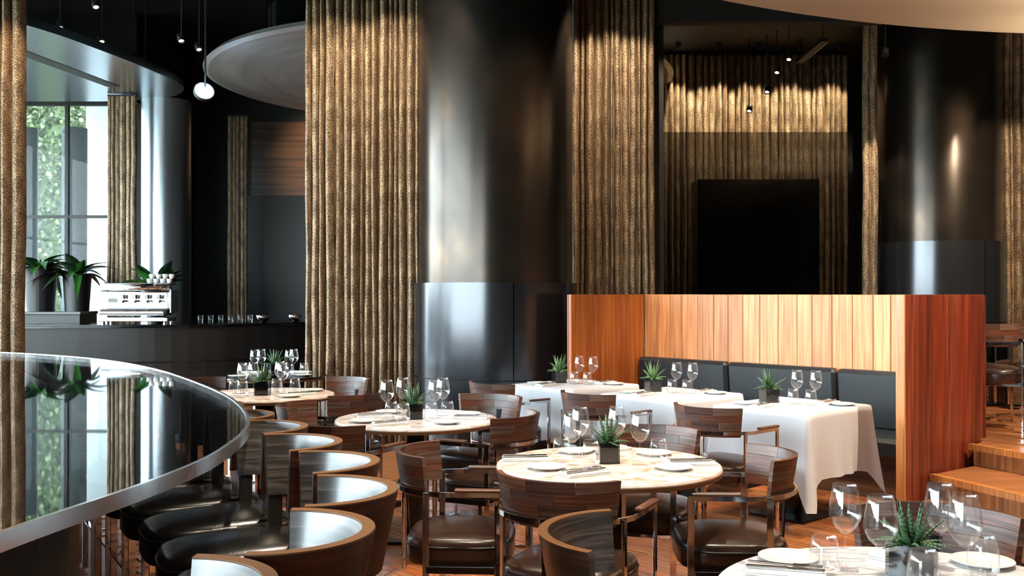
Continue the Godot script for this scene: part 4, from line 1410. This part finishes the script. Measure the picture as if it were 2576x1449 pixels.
	var list := [
		[-0.22, 4.36, 1.0, -0.06, "walnut block-back armchair facing the cream marble table, its back to the bar stools"],
		[0.23, 3.85, 0.45, 0.9, "walnut block-back armchair with its curved back towards the dark oak chair, at the cream table"],
		[0.93, 4.28, -1.0, 0.03, "walnut armchair at the cream marble table, backing onto the table beside the stairs"],
		[0.66, 4.9, -0.3, -0.95, "walnut armchair on the booth side of the cream marble table"],
		[-0.13, 5.68, -0.82, 0.4, "walnut armchair at the huge column's table, its back to the cream table"],
		[-0.22, 6.5, -0.5, -0.8, "walnut armchair between the huge column and its round table"],
		[-0.92, 5.36, 0.45, 0.9, "walnut armchair behind the stool backs, drawn up to the huge column's table"],
		[-1.16, 6.12, 1.0, -0.15, "dark armchair between the two pale round tables, facing the huge column's table"],
		[-1.18, 6.88, -0.8, 0.6, "dark armchair by the gold curtain, facing the table beyond the counter curve"],
		[-1.42, 7.9, -0.6, -0.75, "armchair between the gold curtain and the table beyond the counter curve"],
		[-2.38, 7.85, 0.75, -0.6, "brown-backed armchair half hidden by the counter's far glass edge"],
		[1.27, 2.98, -0.38, -0.9, "armchair behind the wine glasses on the table beside the stairs"],
	]
	for e in list:
		var o: Node3D
		if first:
			o = chair0
			o.set_meta("label", e[4])
			first = false
		else: o = copy_of(chair0, "dining_chair", e[4], Vector3.ZERO)
		o.position = P(e[0], 0, e[1])
		o.rotation.y = yaw_to(e[2], e[3])
	for k in 3:
		var c := W + B * Vector3([-2.28, -2.24, -2.22][k], 0, zs[k] + 0.03)
		copy_of(chair0, "dining_chair", ["dark armchair drawn up to the clothed table beside the red end panel", "dark armchair drawn up to the middle clothed booth table", "dark armchair drawn up to the clothed table next to the huge column"][k], c, yaw_to(0.739, 0.674))
	# plain oak chair at the foot of the stairs table
	var oakc := make_chair("oak_armchair", true)
	oakc.set_meta("label", "black oak armchair with smooth curved back and tan top edge")
	oakc.position = P(0.37, 0, 2.84)
	oakc.rotation.y = yaw_to(0.98, -0.2)
	# --- platform
	round_table(P(4.55, 0, 9.3), 0.5, M.marble_cream, "round table on the raised platform behind the booth", 0.45)
	copy_of(chair0, "dining_chair", "armchair on the platform close behind the red end panel", P(3.70, 0.45, 7.75), yaw_to(0.55, 0.83))
	copy_of(chair0, "dining_chair", "armchair on the platform farther from the red end panel", P(4.32, 0.45, 8.3), yaw_to(-0.2, 0.98))
	glass_thing("water_tumbler", "clear tumbler on the platform table behind the red end panel", P(4.38, 1.2, 9.3), "tumblers on the platform")
	napkin("folded napkin on the raised platform's round table", P(4.75, 1.2, 9.2), 0.1)

# ------------------------------------------------------------------ dark niche behind the booth
func niche() -> void:
	wall_box("wall_niche_header", 1.5, 3.95, 4.36, H, 10.45, 10.6, M.black_matt)
	wall_box("ceiling_niche", 1.5, 6.9, 5.0, 5.15, 10.6, 15.2, M.niche_ceiling)
	wall_box("wall_niche_side", 1.5, 1.62, 0.0, 5.0, 10.6, 15.2, M.black_matt)
	curtain("long gold pleated curtain at the back of the dark niche", Vector2(1.8, 14.4), Vector2(4.85, 14.4), 0.46, 4.93, 32, 31, 0.17)
	curtain("single lit fold of gold curtain at the niche's edge beside the platform column", Vector2(4.25, 12.05), Vector2(4.42, 12.0), 0.46, 4.93, 2, 37)
	var g := thing("smoked_glass_screen", "tall smoked glass screen across the dark niche", "screen", P(2.98, 0.45, 12.2))
	for k in 2:
		part(g, "pane", boxm(Vector3(1.26, 3.03, 0.012), 0.001, 0, Vector3(-0.64 + k * 1.28, 1.515, 0)), M.smoked_glass)
	part(g, "floor_channel", boxm(Vector3(2.6, 0.03, 0.04), 0.0, 0, Vector3(0, 0.006, 0)), M.black_matt)
	var c := thing("black_cabinet", "tall glossy black cabinet standing before the niche curtain", "cabinet", P(3.24, 0.45, 13.3))
	part(c, "body", boxm(Vector3(1.6, 2.55, 0.5), 0.006, 1, Vector3(0, 1.275, 0)), M.black_gloss)
	for k in 3:
		var d := part(c, "door", boxm(Vector3(0.52, 2.5, 0.02), 0.003, 1, Vector3(-0.53 + k * 0.53, 1.275, 0.262)), M.black_gloss)
		part(d, "handle", boxm(Vector3(0.012, 0.3, 0.02), 0.002, 1, Vector3(-0.31 + k * 0.53, 1.2, 0.28)), M.dark_steel)
	var t := thing("lamp_track", "short black lamp track hung from the niche ceiling", "track")
	part(t, "rail", sweepm([P(3.94, 4.7, 12.5), P(3.96, 4.7, 13.7)], 0.09, 0.05), M.black_matt)
	part(t, "trim", sweepm([P(3.99, 4.673, 12.5), P(4.01, 4.673, 13.7)], 0.01, 0.006), M.steel)
	for d in [12.6, 13.6]: part(t, "hanger", boxm(Vector3(0.01, 0.28, 0.01), 0.0, 1, P(3.95, 4.86, d)), M.black_matt)
	for q in [[1985, 150, 13.0], [1955, 183, 13.2], [1930, 232, 13.4], [1885, 280, 13.6]]:
		var d: float = q[2]
		var at := P((q[0] - 1288.0) / F * d, EYE + (738.0 - q[1]) / F * d, d)
		spot_lamp(at, at + Vector3(-0.3, -1.0, 0.6), 0.4, 20.0, "tiny lamp hanging on a thin rod inside the dark niche", "hanging niche lamps", Color(1.0, 0.92, 0.78), 0.5, 5.0 - at.y - 0.03)

func lamps() -> void:
	var down := "small black ceiling spot lamp aimed at "
	# over the tables, from the plaster disc
	for a in [[1.0, 2.47, "the table beside the stairs", 6.5], [0.425, 4.39, "the cream marble table", 7.0], [-0.574, 5.97, "the table by the huge column", 8.0], [1.87, 6.72, "the clothed table beside the red end panel", 4.6], [1.185, 7.545, "the middle clothed booth table", 4.6], [0.46, 8.33, "the clothed table next to the huge column", 4.6]]:
		spot_lamp(P(a[0] + 0.35, 3.86, a[1] - 0.5), P(a[0], 0.75, a[1]), a[3], 17.0, down + a[2], "", Color(1.0, 0.94, 0.86))
	spot_lamp(P(-1.7, 4.6, 6.9), P(-1.83, 0.75, 7.42), 22.0, 13.0, down + "the table beyond the counter curve", "", Color(1.0, 0.86, 0.7), 0.6, H - 4.63)
	# added fill: unseen wide floods that brighten chairs and floor between the tables
	for a in [[0.2, 3.2, "the floor between bar and oak armchair"], [1.9, 3.6, "the floor before the stairs"], [-0.6, 4.7, "the floor behind the stool backs"], [0.9, 5.6, "the floor before the booth"]]:
		spot_lamp(P(a[0], 3.86, a[1]), P(a[0] - 0.1, 0.0, a[1] + 0.25), 4.0, 48.0, "added unseen wide-beam fill lamp over " + a[2], "", Color(1.0, 0.93, 0.84), 0.8)
	# washing the curtains and columns
	spot_lamp(P(-1.9, 4.9, 8.3), P(-1.75, 2.1, 10.0), 5.2, 38.0, down + "the outer half of the wide gold curtain", "", Color(1.0, 0.91, 0.79), 0.35, H - 4.93)
	spot_lamp(P(-1.2, 4.9, 8.3), P(-1.15, 2.1, 10.0), 5.2, 38.0, down + "the column half of the wide gold curtain", "", Color(1.0, 0.91, 0.79), 0.35, H - 4.93)
	spot_lamp(P(1.0, 4.7, 9.0), P(1.05, 2.4, 10.5), 7.0, 38.0, down + "the curtain between column and niche", "", Color(1.0, 0.91, 0.79), 0.3, H - 4.73)
	spot_lamp(P(-4.0, 4.9, 7.2), P(-4.5, 2.2, 8.7), 9.0, 26.0, down + "the cut-off curtain behind the counter", "", Color(1.0, 0.89, 0.75), 0.4, H - 4.93)
	spot_lamp(P(5.7, 3.86, 8.4), P(6.2, 1.9, 12.3), 16.0, 24.0, down + "the curtain by the platform column", "", Color(1.0, 0.91, 0.79), 0.35)
	spot_lamp(P(4.1, 4.1, 10.9), P(4.4, 2.0, 12.1), 6.0, 26.0, down + "the lone curtain fold and the platform column", "", Color(1.0, 0.91, 0.79), 0.4, 0.87)
	for k in 5:
		var x: float = 2.3 + k * 0.56
		spot_lamp(P(x, 4.87, 13.75), P(x + 0.02, 2.9, 14.45), 2.8, 37.0, "small lamp on the niche ceiling washing the back curtain", "niche ceiling lamps", Color(1.0, 0.92, 0.78), 0.3)
	spot_lamp(P(-3.1, 4.42, 16.2), P(-3.2, 3.95, 17.9), 4.0, 36.0, down + "the brown panelling behind the metal canopy", "", Color(1.0, 0.86, 0.66), 0.7, 0.06)
	# booth and stairs
	spot_lamp(P(1.6, 3.86, 6.4), P(2.5, 1.1, 8.2), 12.0, 34.0, down + "the booth's honey board wall", "", Color(1.0, 0.93, 0.83))
	spot_lamp(P(3.9, 3.86, 5.0), P(3.1, 0.5, 6.6), 15.0, 32.0, down + "the stairs and the red end panel", "", Color(1.0, 0.93, 0.83))
	spot_lamp(P(4.6, 3.86, 7.4), P(4.3, 0.6, 8.6), 9.0, 26.0, down + "the raised platform", "", Color(1.0, 0.93, 0.83))
	# stools and bar
	spot_lamp(P(-0.2, 3.86, 2.3), P(-0.6, 0.8, 2.9), 8.0, 26.0, down + "the bar stools", "", Color(1.0, 0.93, 0.82))
	# unseen uplighters, added on the platform to brighten the plaster disc
	for q in [[5.6, 5.2, "added unseen uplighter on the platform near the stairs"], [6.6, 8.2, "added unseen uplighter on the platform near its column"]]:
		var u := thing("added_uplighter", q[2], "lamp", P(q[0], 0.45, q[1]))
		part(u, "base", lathem([Vector2(0.0, 0.0), Vector2(0.15, 0.0), Vector2(0.15, 0.02), Vector2(0.02, 0.035)], 24, Vector3.ZERO, false), M.black_matt)
		part(u, "pole", lathem([Vector2(0.014, 0.02), Vector2(0.014, 1.7)], 12), M.black_matt)
		part(u, "shade", lathem([Vector2(0.015, 1.68), Vector2(0.09, 1.72), Vector2(0.15, 1.8), Vector2(0.14, 1.8), Vector2(0.08, 1.73)], 24), M.black_matt)
		part(u, "bulb_lamp", lathem([Vector2(0.0, 1.735), Vector2(0.06, 1.735), Vector2(0.06, 1.76), Vector2(0.0, 1.77)], 16), M.lamp_lens)
		var ul := SpotLight3D.new()
		ul.name = "upbeam"
		ul.light_color = Color(1.0, 0.93, 0.83)
		ul.light_energy = 22.0
		ul.light_size = 0.06
		ul.spot_angle = 70.0
		ul.spot_angle_attenuation = 0.7
		ul.spot_range = 20.0
		ul.spot_attenuation = 2.0
		ul.shadow_enabled = true
		ul.position = Vector3(0, 1.78, 0)
		ul.rotation.x = PI / 2
		u.add_child(ul)
	# small lamps seen above the bar soffit
	var i := 0
	for q in [[150, 70, 11.2], [255, 105, 11.9], [335, 147, 12.9], [365, 160, 13.3], [455, 103, 11.5], [240, 18, 10.5], [500, 125, 12.0]]:
		var d: float = q[2]
		var at := P((q[0] - 1288.0) / F * d, EYE + (738.0 - q[1]) / F * d, d)
		spot_lamp(at, at + Vector3(0.35, -1.0, 0.5), 0.5, 18.0, "tiny lit spot lamp hanging in the black ceiling above the bar soffit", "tiny ceiling lamps above the bar", Color(1.0, 0.84, 0.66), 0.5, maxf(0.05, H - at.y - 0.03))
		i += 1
	# round pale lamp beside the canopy
	var t := thing("round_lamp", "round pale lamp face tilted beside the metal canopy", "lamp", P(-3.72, 3.95, 12.0))
	var b := Basis(Vector3(0, 1, 0), 0.5) * Basis(Vector3(1, 0, 0), 1.15)
	part(t, "ring", lathem([Vector2(0.11, -0.01), Vector2(0.122, 0.0), Vector2(0.122, -0.05), Vector2(0.0, -0.06)], 28, Vector3.ZERO, false), M.black_matt, Transform3D(b, Vector3.ZERO))
	part(t, "lens", lathem([Vector2(0.112, -0.004), Vector2(0.0, -0.002)], 28), M.pale_lens, Transform3D(b, Vector3.ZERO))
	part(t, "rod", boxm(Vector3(0.02, H - 3.99, 0.02), 0.0, 1, Vector3(0, (H - 3.99) * 0.5 + 0.04, -0.04)), M.black_matt)
	var l := OmniLight3D.new()
	l.name = "glow"
	l.light_color = Color(0.75, 0.88, 1.0)
	l.light_energy = 0.25
	l.light_size = 0.1
	l.omni_range = 20.0
	l.omni_attenuation = 2.0
	l.shadow_enabled = true
	l.position = b * Vector3(0, 0.12, 0)
	t.add_child(l)
